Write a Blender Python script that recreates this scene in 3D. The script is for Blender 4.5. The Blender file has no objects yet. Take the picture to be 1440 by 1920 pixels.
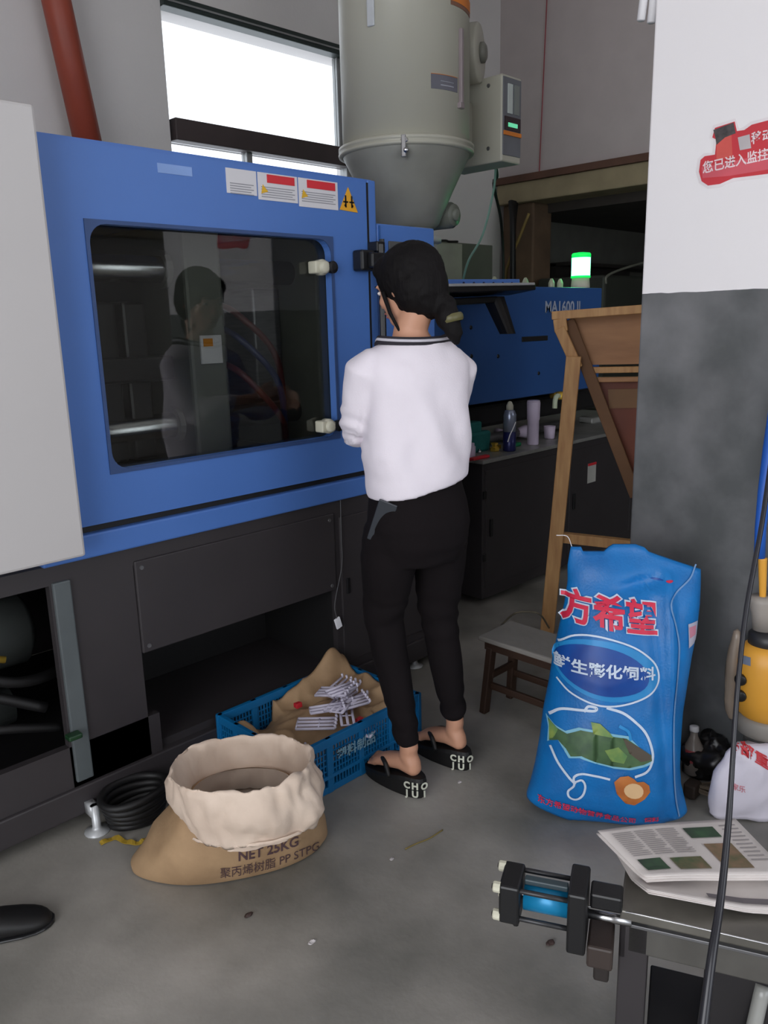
import bpy, bmesh, math, random
import numpy as np
from math import sin, cos, pi, radians, atan2, sqrt, tan
from mathutils import Vector, Matrix, noise
random.seed(7)
SC = bpy.context.scene
COL = SC.collection
# ---------------------------------------------------------------- camera
F, PITCH, ROLL, HEAD, EYE = 1500., radians(13.4), radians(1.45), radians(45), 1.42
fw = Vector((cos(HEAD)*cos(PITCH), sin(HEAD)*cos(PITCH), -sin(PITCH)))
_rt = Vector((sin(HEAD), -cos(HEAD), 0)); _up = _rt.cross(fw)
R2 = _rt*cos(ROLL) - _up*sin(ROLL); U2 = _up*cos(ROLL) + _rt*sin(ROLL)
CAM = Vector((0, 0, EYE))
cd = bpy.data.cameras.new('camera'); cam = bpy.data.objects.new('camera', cd); COL.objects.link(cam)
cd.sensor_fit = 'VERTICAL'; cd.sensor_height = 24; cd.lens = F/1920*24; cd.clip_start = .05
m = Matrix.Identity(4)
for i in range(3):
    m[i][0] = R2[i]; m[i][1] = U2[i]; m[i][2] = -fw[i]; m[i][3] = CAM[i]
cam.matrix_world = m
SC.camera = cam
# ---------------------------------------------------------------- world, lights, exposure
w = bpy.data.worlds.new('sky'); SC.world = w; w.use_nodes = True
w.node_tree.nodes['Background'].inputs[0].default_value = (.86, .92, 1, 1)
w.node_tree.nodes['Background'].inputs[1].default_value = 2.6
def area(name, loc, target, sx, sy, power, colour):
    l = bpy.data.lights.new(name, 'AREA'); l.shape = 'RECTANGLE'; l.size = sx; l.size_y = sy
    l.energy = power; l.color = colour
    o = bpy.data.objects.new(name, l); COL.objects.link(o); o.location = loc
    o.rotation_euler = (Vector(target)-Vector(loc)).to_track_quat('-Z', 'Y').to_euler(); return o
area('doorway_daylight', (-3.1, -.6, 1.9), (3, -.2, 1.3), 3.2, 2.6, 74, (1, .97, .96))
area('side_door_daylight', (.4, -4.4, 2.0), (.9, 2, 1.0), 2.4, 2.6, 16, (1, .97, .96))
SC.view_settings.view_transform = 'Standard'; SC.view_settings.look = 'None'
SC.view_settings.gamma = 1; SC.view_settings.use_curve_mapping = False
SC.view_settings.exposure = -.06
SC.cycles.use_denoising = True; SC.cycles.max_bounces = 8
# ---------------------------------------------------------------- places measured in metres
def ray(x, y): return fw + R2*((x-720)/F) - U2*((y-960)/F)
def G(x, y, z=0.): d = ray(x, y); return CAM + d*((z-EYE)/d.z)
def WY(x, y, Y): d = ray(x, y); return CAM + d*(Y/d.y)
def WX(x, y, X): d = ray(x, y); return CAM + d*(X/d.x)
def WP(x, y, p0, n): d = ray(x, y); n = Vector(n); return CAM + d*((Vector(p0)-CAM).dot(n)/d.dot(n))
# ---------------------------------------------------------------- helpers
def lin(c): return tuple(((v/255)/12.92 if v/255 <= .04045 else ((v/255+.055)/1.055)**2.4) for v in c)
MATS = {}
def mat(name, rgb, rough=.6, metal=0, var=.12, scale=6, bump=0, bscale=40, rgb2=None, emit=0, spec=.5, detail=5, stretch=None):
    if name in MATS: return MATS[name]
    M = bpy.data.materials.new(name); M.use_nodes = True; nt = M.node_tree; N = nt.nodes; L = nt.links
    b = N['Principled BSDF']; c = lin(rgb)
    b.inputs['Roughness'].default_value = rough; b.inputs['Metallic'].default_value = metal
    b.inputs['Specular IOR Level'].default_value = spec
    tc = N.new('ShaderNodeTexCoord'); co = tc.outputs['Object']
    if stretch:
        mp = N.new('ShaderNodeMapping'); mp.inputs['Scale'].default_value = stretch; L.new(co, mp.inputs[0]); co = mp.outputs[0]
    n = N.new('ShaderNodeTexNoise'); n.inputs['Scale'].default_value = scale; n.inputs['Detail'].default_value = detail
    L.new(co, n.inputs['Vector'])
    r = N.new('ShaderNodeValToRGB'); r.color_ramp.elements[0].position = .3; r.color_ramp.elements[1].position = .7
    c2 = lin(rgb2) if rgb2 else tuple(v*(1-var) for v in c)
    c1 = c if rgb2 else tuple(min(1, v*(1+var)) for v in c)
    r.color_ramp.elements[0].color = (*c2, 1); r.color_ramp.elements[1].color = (*c1, 1)
    L.new(n.outputs[0], r.inputs[0]); L.new(r.outputs[0], b.inputs['Base Color'])
    if emit:
        b.inputs['Emission Color'].default_value = (*c, 1); b.inputs['Emission Strength'].default_value = emit
    if bump:
        n2 = N.new('ShaderNodeTexNoise'); n2.inputs['Scale'].default_value = bscale; n2.inputs['Detail'].default_value = 4
        L.new(co, n2.inputs['Vector'])
        bp = N.new('ShaderNodeBump'); bp.inputs['Strength'].default_value = bump; bp.inputs['Distance'].default_value = .01
        L.new(n2.outputs[0], bp.inputs['Height']); L.new(bp.outputs[0], b.inputs['Normal'])
    MATS[name] = M; return M
ORG = {}
def org(p): return ORG.get(p.name, Vector()) if p else Vector()
def link(name, me, parent=None, smooth=False, kind=None, label=None):
    o = bpy.data.objects.new(name, me); COL.objects.link(o)
    if parent: o.parent = parent; ORG[o.name] = org(parent)
    if smooth:
        for p in me.polygons: p.use_smooth = True
    if kind: o['kind'] = kind
    if label: o['label'] = label
    return o
def obj(name, bm, mt, parent=None, smooth=False, kind=None, label=None):
    o0 = org(parent)
    bmesh.ops.recalc_face_normals(bm, faces=bm.faces)
    if o0.length: bmesh.ops.translate(bm, verts=bm.verts, vec=-o0)
    me = bpy.data.meshes.new(name); bm.to_mesh(me); bm.free()
    for q in (mt if isinstance(mt, (list, tuple)) else [mt]): me.materials.append(q)
    return link(name, me, parent, smooth, kind, label)
def thing(name, label, cat, loc=(0, 0, 0), group=None):
    o = bpy.data.objects.new(name, None); COL.objects.link(o); o.location = loc
    o.empty_display_size = .05; ORG[o.name] = Vector(loc)
    return tag(o, label, cat, group)
def tag(o, label, cat, group=None):
    o['label'] = label; o['category'] = cat
    if group: o['group'] = group
    return o
def single(name, label, cat, bm, mt, smooth=False, group=None):
    """a thing that is one mesh, its origin at its base"""
    zs = [v.co for v in bm.verts]; c = Vector((sum(v.x for v in zs)/len(zs), sum(v.y for v in zs)/len(zs), min(v.z for v in zs)))
    bmesh.ops.translate(bm, verts=bm.verts, vec=-c)
    o = obj(name, bm, mt, None, smooth); o.location = c; ORG[o.name] = c
    return tag(o, label, cat, group)
def bx(bm, a, b, M=None, bev=0):
    """box from corner a to corner b, optional matrix, bevelled"""
    a = Vector(a); b = Vector(b); c = (a+b)/2; s = b-a
    mt = Matrix.Translation(c) @ Matrix.Diagonal((abs(s.x), abs(s.y), abs(s.z), 1))
    r = bmesh.ops.create_cube(bm, size=1, matrix=mt); vs = r['verts']
    if bev:
        es = list({e for v in vs for e in v.link_edges})
        rr = bmesh.ops.bevel(bm, geom=es, offset=bev, segments=2, affect='EDGES', profile=.5)
        vs = list({v for f in rr['faces'] for v in f.verts} | {v for v in vs if v.is_valid})
    if M: bmesh.ops.transform(bm, matrix=M, verts=vs)
    return vs
def box(a, b, M=None, bev=0): bm = bmesh.new(); bx(bm, a, b, M, bev); return bm
def bar(bm, p, q, wd, th, side=None, bev=0):
    """rectangular bar from p to q; wd along `side`, th across"""
    p = Vector(p); q = Vector(q); d = (q-p); L = d.length; d.normalize()
    s = Vector(side) if side else (Vector((0, 0, 1)).cross(d) if abs(d.z) < .95 else Vector((1, 0, 0)))
    s = (s - d*s.dot(d)).normalized(); t = d.cross(s)
    M = Matrix(((s.x, t.x, d.x, p.x), (s.y, t.y, d.y, p.y), (s.z, t.z, d.z, p.z), (0, 0, 0, 1)))
    return bx(bm, (-wd/2, -th/2, 0), (wd/2, th/2, L), M, bev)
def tube(bm, pts, r, n=10, cap=True):
    pts = [Vector(p) for p in pts]; rs = r if isinstance(r, (list, tuple)) else [r]*len(pts); rings = []
    t0 = (pts[1]-pts[0]).normalized(); s = t0.orthogonal().normalized()
    for i, p in enumerate(pts):
        t = (pts[min(i+1, len(pts)-1)]-pts[max(i-1, 0)]).normalized()
        s = (s - t*s.dot(t)).normalized(); u = t.cross(s)
        rings.append([bm.verts.new(p + (s*cos(2*pi*k/n)+u*sin(2*pi*k/n))*rs[i]) for k in range(n)])
    for a, b in zip(rings, rings[1:]):
        for k in range(n): bm.faces.new((a[k], a[(k+1) % n], b[(k+1) % n], b[k]))
    if cap: bm.faces.new(rings[0][::-1]); bm.faces.new(rings[-1])
    return rings
def smooth_pts(pts, n=8):
    """Catmull-Rom through pts"""
    P = [Vector(p) for p in pts]; P = [P[0]*2-P[1]]+P+[P[-1]*2-P[-2]]; out = []
    for i in range(1, len(P)-2):
        for k in range(n):
            t = k/n; a, b, c, d = P[i-1], P[i], P[i+1], P[i+2]
            out.append(.5*((2*b)+(c-a)*t+(2*a-5*b+4*c-d)*t*t+(3*b-3*c+d-a)*t**3))
    out.append(P[-2]); return out
def lathe(bm, c, prof, n=32, axis=(0, 0, 1), cap=True):
    """prof: (r, h) along axis"""
    ax = Vector(axis).normalized(); s = ax.orthogonal().normalized(); u = ax.cross(s); c = Vector(c); R = []
    for r, h in prof:
        R.append([bm.verts.new(c+ax*h+(s*cos(2*pi*k/n)+u*sin(2*pi*k/n))*r) for k in range(n)])
    for a, b in zip(R, R[1:]):
        for k in range(n): bm.faces.new((a[k], a[(k+1) % n], b[(k+1) % n], b[k]))
    if cap: bm.faces.new(R[0][::-1]); bm.faces.new(R[-1])
    return R
def loft(bm, rings, closed=True, cap=True):
    V = [[bm.verts.new(p) for p in r] for r in rings]; n = len(V[0])
    for a, b in zip(V, V[1:]):
        for k in range(n if closed else n-1): bm.faces.new((a[k], a[(k+1) % n], b[(k+1) % n], b[k]))
    if cap: bm.faces.new(V[0][::-1]); bm.faces.new(V[-1])
    return V
def ell(c, rx, ry, ax, ay, n=24, p=2.):
    c = Vector(c); out = []
    for k in range(n):
        a = 2*pi*k/n; ca, sa = cos(a), sin(a)
        out.append(c + Vector(ax)*rx*math.copysign(abs(ca)**(2/p), ca) + Vector(ay)*ry*math.copysign(abs(sa)**(2/p), sa))
    return out
def sphere(bm, c, r, seg=16, M=None):
    r = r if isinstance(r, (list, tuple)) else (r, r, r)
    mt = Matrix.Translation(c) @ (M.to_4x4() if M else Matrix.Identity(4)) @ Matrix.Diagonal((*r, 1))
    return bmesh.ops.create_uvsphere(bm, u_segments=seg, v_segments=seg//2+2, radius=1, matrix=mt)['verts']
def text_bm(s, size=1., extrude=0., bold=.0, align='CENTER', sub=0):
    """lettering as mesh in the XY plane"""
    c = bpy.data.curves.new('t', 'FONT'); c.body = s; c.size = size; c.extrude = extrude; c.offset = bold
    c.align_x = align; c.align_y = 'CENTER'; c.resolution_u = 3
    o = bpy.data.objects.new('t', c); COL.objects.link(o)
    me = bpy.data.meshes.new_from_object(o.evaluated_get(bpy.context.evaluated_depsgraph_get()))
    bpy.data.objects.remove(o); bpy.data.curves.remove(c)
    bm = bmesh.new(); bm.from_mesh(me); bpy.data.meshes.remove(me)
    if sub and bm.verts:
        for ax in (0, 1):
            lo = min(v.co[ax] for v in bm.verts); hi = max(v.co[ax] for v in bm.verts)
            k = lo+sub
            while k < hi:
                co = Vector((0, 0, 0)); co[ax] = k; no = Vector((0, 0, 0)); no[ax] = 1
                bmesh.ops.bisect_plane(bm, geom=bm.verts[:]+bm.edges[:]+bm.faces[:], plane_co=co, plane_no=no); k += sub
    return bm
def place(bm, c, ax, ay, lift=0.):
    """put XY lettering at c with x along ax and y along ay"""
    ax = Vector(ax).normalized(); ay = Vector(ay).normalized(); az = ax.cross(ay).normalized()
    M = Matrix(((ax.x, ay.x, az.x, c[0]), (ax.y, ay.y, az.y, c[1]), (ax.z, ay.z, az.z, c[2]), (0, 0, 0, 1)))
    bmesh.ops.transform(bm, matrix=M @ Matrix.Translation((0, 0, lift)), verts=bm.verts); return bm
def remesh(bm, voxel, smooth=4):
    me = bpy.data.meshes.new('r'); bm.to_mesh(me); bm.free()
    o = bpy.data.objects.new('r', me); COL.objects.link(o)
    md = o.modifiers.new('r', 'REMESH'); md.mode = 'VOXEL'; md.voxel_size = voxel
    if smooth: ms = o.modifiers.new('s', 'SMOOTH'); ms.iterations = smooth; ms.factor = .5
    dg = bpy.context.evaluated_depsgraph_get()
    m2 = bpy.data.meshes.new_from_object(o.evaluated_get(dg))
    bpy.data.objects.remove(o); bpy.data.meshes.remove(me)
    b = bmesh.new(); b.from_mesh(m2); bpy.data.meshes.remove(m2); return b
def crumple(bm, amp, sc, ridged=True, seed=0, f=None):
    bm.normal_update()
    for v in bm.verts:
        q = v.co*sc + Vector((seed, seed*1.7, 0)); n = noise.noise(q)
        if ridged: n = 1-2*abs(n)*1.6
        n += .4*noise.noise(q*2.3)
        v.co += v.normal*amp*n*(f(v.co) if f else 1)
    return bm
X_, Y_, Z_ = Vector((1, 0, 0)), Vector((0, 1, 0)), Vector((0, 0, 1))
# ---------------------------------------------------------------- materials
concrete = mat('concrete floor', (172, 167, 160), .42, rgb2=(108, 107, 101), scale=2.2, bump=.12, bscale=30, detail=9, spec=.45)
wallp = mat('painted wall', (214, 210, 208), .8, var=.04, scale=2, bump=.08, bscale=60)
wallg = mat('grey wall', (120, 120, 114), .85, var=.08, scale=3)
dark = mat('dark metal', (52, 48, 50), .5, var=.1, scale=4, bump=.03)
darker = mat('black recess', (22, 21, 22), .6, var=.1)
blue = mat('blue enamel', (76, 116, 186), .36, var=.03, scale=3, bump=.03, bscale=90)
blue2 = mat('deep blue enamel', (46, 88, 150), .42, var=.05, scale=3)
whitep = mat('white enamel', (192, 188, 187), .38, var=.02, scale=2)
black = mat('black plastic', (20, 20, 22), .38, var=.1)
rubber = mat('black rubber', (16, 15, 16), .55, var=.1)
steel = mat('bright steel', (190, 190, 192), .25, 1, var=.08, scale=30)
steel2 = mat('dull steel', (128, 128, 130), .45, .8, var=.15, scale=14, stretch=(1, 1, 8))
beige = mat('cream enamel', (186, 184, 170), .35, var=.03, scale=3)
cream = mat('cream plastic', (205, 202, 182), .5)
white = mat('white plastic', (232, 230, 232), .45, var=.03)
red = mat('red print', (206, 44, 54), .5, var=.05)
wood = mat('pine wood', (204, 158, 104), .6, rgb2=(178, 130, 82), scale=5, stretch=(9, 9, 1.2), bump=.15, bscale=12)
ply = mat('plywood', (176, 128, 86), .6, rgb2=(146, 100, 66), scale=3, stretch=(1, 1, 5), bump=.1, bscale=8)
# ================================================================ SETTING
def struct(name, bm, mt, parent=None, label=None): return obj(name, bm, mt, parent, kind='structure', label=label)
bm = box((-2.8, -4.2, -.1), (9.5, 4.4, 0)); struct('floor', bm, concrete)
WXa, WXb, WZa, WZb, WY0, XR, ZB = 2.60, 4.02, 2.10, 3.10, 4.2, 5.62, 2.48
bm = bmesh.new()
bx(bm, (-2.8, WY0, 0), (WXa, WY0+.2, 4.6)); bx(bm, (WXb, WY0, 0), (XR+.1, WY0+.2, 4.6))
bx(bm, (WXa, WY0, 0), (WXb, WY0+.2, WZa)); bx(bm, (WXa, WY0, WZb), (WXb, WY0+.2, 4.6))
struct('wall_back', bm, wallp)
struct('wall_right', box((XR, -4.2, ZB), (XR+.2, WY0, 4.6)), mat('pinkish grey wall', (186, 176, 174), .85, var=.04))  # right wall has its own pinkish grey colour
struct('ceiling', box((-2.8, -4.2, 4.6), (XR+.2, 4.4, 4.75)), wallp)
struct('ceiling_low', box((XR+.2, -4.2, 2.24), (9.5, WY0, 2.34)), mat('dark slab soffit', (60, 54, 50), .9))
struct('wall_side', box((XR+.1, WY0, 0), (9.5, WY0+.2, 4.6)), mat('shade darkened grey wall', (96, 96, 90), .9, var=.1))  # grey darkened in the colour to stand for shade under the low ceiling
struct('wall_far', box((9.3, -4.2, 0), (9.5, WY0, 2.24)), wallg)
# beam and brown column under the right wall
bm = bmesh.new(); bx(bm, (XR-.06, -2.2, ZB-.17), (XR+.24, WY0-.02, ZB-.02), bev=.01)
struct('trim_1', bm, mat('ochre concrete beam', (150, 136, 108), .8, var=.15, scale=5))
struct('trim_2', box((XR-.09, -2.2, ZB-.02), (XR+.26, WY0, ZB+.03)), mat('rusty flange', (92, 62, 48), .7, var=.2))
bm = bmesh.new(); bx(bm, (XR, 3.86, 0), (XR+.26, 4.16, 2.31), bev=.015)
struct('column', bm, mat('brown column', (96, 76, 58), .8, var=.25, scale=6))
# wall with wide door behind the photographer, side wall with a door
bm = bmesh.new(); bx(bm, (-2.8, -4.2, 0), (-1.1, -4, 4.6)); bx(bm, (1.9, -4.2, 0), (9.5, -4, 2.6)); bx(bm, (1.9, -4.2, 3.5), (9.5, -4, 4.6)); bx(bm, (-1.1, -4.2, 3.3), (1.9, -4, 4.6))
struct('wall_front', bm, wallp)
struct('trim_3', box((1.9, -3.98, 2.35), (5.6, -3.8, 2.62)), mat('lintel beige', (176, 166, 146), .7))
bm = bmesh.new(); bx(bm, (-2.8, -4, 0), (-2.6, -2.4, 4.6)); bx(bm, (-2.8, 1.2, 0), (-2.6, WY0, 4.6)); bx(bm, (-2.8, -2.4, 3.3), (-2.6, 1.2, 4.6))
struct('wall_left', bm, wallp)
# window: outer frame, horizontal transom, mullions, panes
wn = bpy.data.objects.new('window_1', None); COL.objects.link(wn); wn['kind'] = 'structure'; wn.location = (WXa, WY0, WZa); ORG[wn.name] = Vector(wn.location)
alu = mat('aluminium frame', (150, 152, 152), .35, .6); dkf = mat('dark window bar', (66, 56, 56), .5)
bm = bmesh.new()
for a, b in (((WXa, WZa), (WXb, WZa+.04)), ((WXa, WZa), (WXa+.015, WZb)), ((WXb-.07, WZa), (WXb, WZb))):
    bx(bm, (a[0], WY0+.02, a[1]), (b[0], WY0+.09, b[1]), bev=.004)
obj('window_frame', bm, alu, wn)
bm = bmesh.new(); bx(bm, (WXa, WY0-.03, WZb-.005), (WXb, WY0+.06, WZb+.055), bev=.006)
obj('window_head', bm, mat('dark green head rail', (48, 58, 56), .4, .3), wn)
bm = bmesh.new(); bx(bm, (WXa, WY0-.02, WZb+.018), (WXb, WY0-.036, WZb+.028)); obj('rail_strip', bm, alu, wn)
obj('transom', box((WXa+.02, WY0-.03, 2.43), (WXb, WY0+.1, 2.545), bev=.006), dkf, wn)
bm = bmesh.new(); bx(bm, (3.13, WY0+.02, WZa), (3.17, WY0+.08, 2.44), bev=.004); obj('mullion', bm, alu, wn)
obj('mullion', box((WXb-.12, WY0+.03, 2.54), (WXb-.07, WY0+.08, WZb), bev=.004), alu, wn)
gl = bpy.data.materials.new('window glass'); gl.use_nodes = True; b = gl.node_tree.nodes['Principled BSDF']
b.inputs['Transmission Weight'].default_value = 1; b.inputs['Roughness'].default_value = .0; b.inputs['IOR'].default_value = 1.02
for a, b in (((WXa+.02, 2.545), (WXb-.12, WZb)), ((WXa+.02, WZa+.04), (3.13, 2.43)), ((3.17, WZa+.04), (WXb-.07, 2.43))):
    obj('pane', box((a[0], WY0+.05, a[1]), (b[0], WY0+.055, b[1])), gl, wn)
# foreground pillar, white above a dark grey dado, paint edge slightly uneven
PX, PY0, PY1 = 2.36, .30, 1.222
M = bpy.data.materials.new('two tone pillar paint'); M.use_nodes = True; nt = M.node_tree; N = nt.nodes; L = nt.links; b = N['Principled BSDF']
tc = N.new('ShaderNodeTexCoord'); sp = N.new('ShaderNodeSeparateXYZ'); L.new(tc.outputs['Object'], sp.inputs[0])
ns = N.new('ShaderNodeTexNoise'); ns.inputs['Scale'].default_value = 12; L.new(tc.outputs['Object'], ns.inputs['Vector'])
ma = N.new('ShaderNodeMath'); ma.operation = 'MULTIPLY_ADD'; L.new(ns.outputs[0], ma.inputs[0]); ma.inputs[1].default_value = .012; L.new(sp.outputs['Z'], ma.inputs[2])
gt = N.new('ShaderNodeMath'); gt.operation = 'GREATER_THAN'; L.new(ma.outputs[0], gt.inputs[0]); gt.inputs[1].default_value = 1.488
n1 = N.new('ShaderNodeTexNoise'); n1.inputs['Scale'].default_value = 4.5; n1.inputs['Detail'].default_value = 9; L.new(tc.outputs['Object'], n1.inputs['Vector'])
r1 = N.new('ShaderNodeValToRGB'); e = r1.color_ramp.elements; e[0].position = .40; e[0].color = (*lin((84, 86, 87)), 1); e[1].position = .74; e[1].color = (*lin((124, 124, 126)), 1); L.new(n1.outputs[0], r1.inputs[0])
n3 = N.new('ShaderNodeTexNoise'); n3.inputs['Scale'].default_value = 9; n3.inputs['Detail'].default_value = 2; L.new(tc.outputs['Object'], n3.inputs['Vector'])
r3 = N.new('ShaderNodeValToRGB'); e = r3.color_ramp.elements; e[0].position = .72; e[0].color = (*lin((247, 243, 244)), 1); e[1].position = .8; e[1].color = (*lin((196, 196, 196)), 1); L.new(n3.outputs[0], r3.inputs[0])
mx = N.new('ShaderNodeMix'); mx.data_type = 'RGBA'; L.new(gt.outputs[0], mx.inputs[0]); L.new(r1.outputs[0], mx.inputs[6]); L.new(r3.outputs[0], mx.inputs[7]); L.new(mx.outputs[2], b.inputs['Base Color']); b.inputs['Roughness'].default_value = .62
bp = N.new('ShaderNodeBump'); bp.inputs['Strength'].default_value = .15; bp.inputs['Distance'].default_value = .01; L.new(n1.outputs[0], bp.inputs['Height']); L.new(bp.outputs[0], b.inputs['Normal'])
struct('pillar', box((PX, PY0, 0), (PX+.45, PY1, 4.6), bev=.006), M)
# ================================================================ INJECTION MOULDING MACHINE
YF = 2.1
mc = thing('injection_moulding_machine', 'large blue and dark grey injection moulding machine with a big windowed sliding guard', 'machine', (1.5, YF, 0))
def plate(outer, inner, rad, y0, y1, n=6):
    """plate in XZ with a rounded window; outer, inner = (x0, z0, x1, z1)"""
    bm = bmesh.new(); x0, z0, x1, z1 = outer; o = [(x0, z0), (x1, z0), (x1, z1), (x0, z1)]
    a0, c0, a1, c1 = inner; i = []
    for cx, cz, s in ((a1-rad, c0+rad, -pi/2), (a1-rad, c1-rad, 0), (a0+rad, c1-rad, pi/2), (a0+rad, c0+rad, pi)):
        i += [(cx+rad*cos(s+k*pi/2/n), cz+rad*sin(s+k*pi/2/n)) for k in range(n+1)]
    for lp in (o, i):
        vs = [bm.verts.new((p[0], y0, p[1])) for p in lp]
        for k in range(len(vs)): bm.edges.new((vs[k], vs[(k+1) % len(vs)]))
    bmesh.ops.triangle_fill(bm, edges=bm.edges[:], use_beauty=True)
    r = bmesh.ops.extrude_face_region(bm, geom=bm.faces[:])
    bmesh.ops.translate(bm, verts=[v for v in r['geom'] if isinstance(v, bmesh.types.BMVert)], vec=(0, y1-y0, 0))
    return bm
DX0, DX1, DZ0, DZ1 = .80, 2.052, .888, 1.888
dr = obj('sliding_guard', plate((DX0, DZ0, DX1, DZ1), (1.03, 1.032, 1.878, 1.69), .05, YF, YF+.03), blue, mc, label='blue sliding guard with a large window')
glass = bpy.data.materials.new('smoky guard pane'); glass.use_nodes = True; b = glass.node_tree.nodes['Principled BSDF']
b.inputs['Base Color'].default_value = (.62, .64, .62, 1); b.inputs['Transmission Weight'].default_value = 1; b.inputs['Roughness'].default_value = .015; b.inputs['IOR'].default_value = 1.5
bm = plate((1.02, 1.022, 1.888, 1.70), (1.0305, 1.0325, 1.8775, 1.6895), .05, YF-.004, YF-.0005); obj('window_seal', bm, mat('seal', (50, 74, 120), .5), dr)
obj('window_pane', box((1.0, 1.0, 0), (1.9, 1.7, 0)) if 0 else box((1.02, YF+.031, 1.0), (1.9, YF+.037, 1.71)), glass, dr)
for z in (1.60, 1.07):
    bm = bmesh.new(); lathe(bm, (1.835, YF+.004, z), [(.02, -.012), (.026, -.012), (.026, .012), (.020, .016), (.020, .026), (.012, .03)], 16, (0, -1, 0))
    bx(bm, (1.80, YF-.012, z-.02), (1.835, YF+.03, z+.02), bev=.005)
    obj('pane_clamp', bm, cream, dr, True, label='cream round clamp on the window')
    bm = bmesh.new(); lathe(bm, (1.866, YF-.006, z), [(.016, 0), (.02, .006), (.02, .02), (.01, .022)], 14, (0, -1, 0)); obj('clamp_knob', bm, black, dr)
bm = bmesh.new(); bx(bm, (1.975, YF-.05, 1.59), (2.04, YF-.001, 1.66), bev=.008); bx(bm, (2.0, YF-.075, 1.60), (2.075, YF-.05, 1.65), bev=.006)
obj('latch', bm, black, dr, label='black latch block')
# stickers on the guard
def sticker(x0, x1, zt, zb, name, parent, slope=0., y=YF, mt=None):
    return obj(name, box((x0, y-.002, zb), (x1, y-.0004, zt)), mt or mat('sticker white', (212, 210, 214), .5, var=.02), parent)
for i, (x0, x1, zt, zb, head) in enumerate(((1.475, 1.585, 1.872, 1.802, 0), (1.59, 1.745, 1.872, 1.793, 1), (1.75, 1.918, 1.872, 1.785, 1))):
    sticker(x0, x1, zt, zb, 'warning_sticker', dr)
    if head:
        sticker(x0+.035, x1-.012, zt-.004, zt-.028, 'red_heading', dr, y=YF-.002, mt=red)
        bm = bmesh.new(); c = x0+.022; lathe(bm, (c, YF-.0022, zt-.05), [(.016, 0), (.016, .001)], 3, (0, -1, 0)); obj('warning_triangle', bm, mat('yellow print', (226, 178, 46), .5), dr)
    bm = bmesh.new()
    for k in range(5): bx(bm, (x0+.012, YF-.0032, zt-.04-.007*k), (x1-.012-.01*(k % 2), YF-.002, zt-.0425-.007*k))
    obj('print_line', bm, mat('grey print', (150, 150, 156), .6), dr)
bm = bmesh.new(); vs = []
for y in (YF-.0005, YF-.0025):
    vs.append([bm.verts.new(p) for p in ((1.925, y, 1.788), (2.008, y, 1.784), (1.966, y, 1.862))])
bm.faces.new(vs[0]); bm.faces.new(vs[1][::-1])
for k in range(3): bm.faces.new((vs[0][k], vs[0][(k+1) % 3], vs[1][(k+1) % 3], vs[1][k]))
obj('hazard_triangle', bm, mat('hazard yellow', (226, 164, 40), .5, var=.03), dr, label='yellow triangle with black crush symbol')
bm = bmesh.new()
for k in (0, 1):
    x = 1.952+.028*k; bx(bm, (x-.003, YF-.004, 1.797), (x+.003, YF-.0025, 1.835)); s = 1 if k else -1
    bx(bm, (x-.011, YF-.004, 1.812), (x+.011, YF-.0025, 1.817)); bx(bm, (x+s*.002-.004, YF-.004, 1.80), (x+s*.002+.004, YF-.0025, 1.806))
obj('crush_symbol', bm, black, dr)
# faded lettering strip left of the stickers
obj('faded_label', box((1.25, YF-.0015, 1.835), (1.36, YF-.0003, 1.86)), mat('faded label', (130, 160, 214), .5), dr)
# black pull bar
hd = bmesh.new(); tube(hd, [(2.068, YF-.05, 1.30), (2.068, YF-.05, 1.68)], .013, 10); bx(hd, (2.05, YF-.05, 1.655), (2.09, YF, 1.69), bev=.004); bx(hd, (2.05, YF-.05, 1.29), (2.09, YF, 1.32), bev=.004)
tube(hd, [(2.093, YF-.03, 1.29), (2.093, YF-.03, 1.70)], .009, 8); bx(hd, (2.085, YF-.03, 1.66), (2.10, YF, 1.68)); bx(hd, (2.085, YF-.03, 1.30), (2.10, YF, 1.32))
obj('pull_bar', hd, black, mc, label='tall black pull bar')
# rail under the guard
obj('guard_rail', box((.80, YF-.012, .80), (2.45, YF+.06, .868), bev=.006), blue, mc)
obj('rail_slot', box((.80, YF+.015, .868), (2.45, YF+.05, .888)), darker, mc)
# housing: rear/top/end skins make a real hollow behind the pane
bm = bmesh.new(); bx(bm, (.80, YF+.05, 1.888), (2.10, 3.25, 1.9)); bx(bm, (.80, 3.22, .80), (2.45, 3.25, 1.9)); bx(bm, (2.060, YF, .868), (2.098, YF+.06, 1.895), bev=.004)
bx(bm, (.80, YF+.05, .8), (.83, 3.25, 1.9)); bx(bm, (2.085, YF+.06, .8), (2.10, 3.25, 1.9)); bx(bm, (.8, YF+.02, 1.875), (2.098, YF+.06, 1.9))
obj('guard_housing', bm, blue, mc)
obj('edge_seal', box((2.052, YF-.002, .89), (2.060, YF+.03, 1.885)), rubber, mc)
bm = bmesh.new(); bx(bm, (2.104, YF+.005, .868), (2.412, YF+.03, 1.757), bev=.005); bx(bm, (2.395, YF+.03, .868), (2.412, 3.0, 1.757)); bx(bm, (2.104, YF+.03, 1.74), (2.412, 3.0, 1.757))
fp = obj('fixed_guard', bm, blue, mc)
obj('panel_seam', box((2.112, YF+.001, .88), (2.118, YF+.006, 1.75)), blue2, fp)
bm = bmesh.new(); bx(bm, (2.16, YF-.001, 1.63), (2.30, YF+.006, 1.70), bev=.003); obj('inspection_plate', bm, mat('grey plate', (84, 84, 84), .5), fp)
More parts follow.
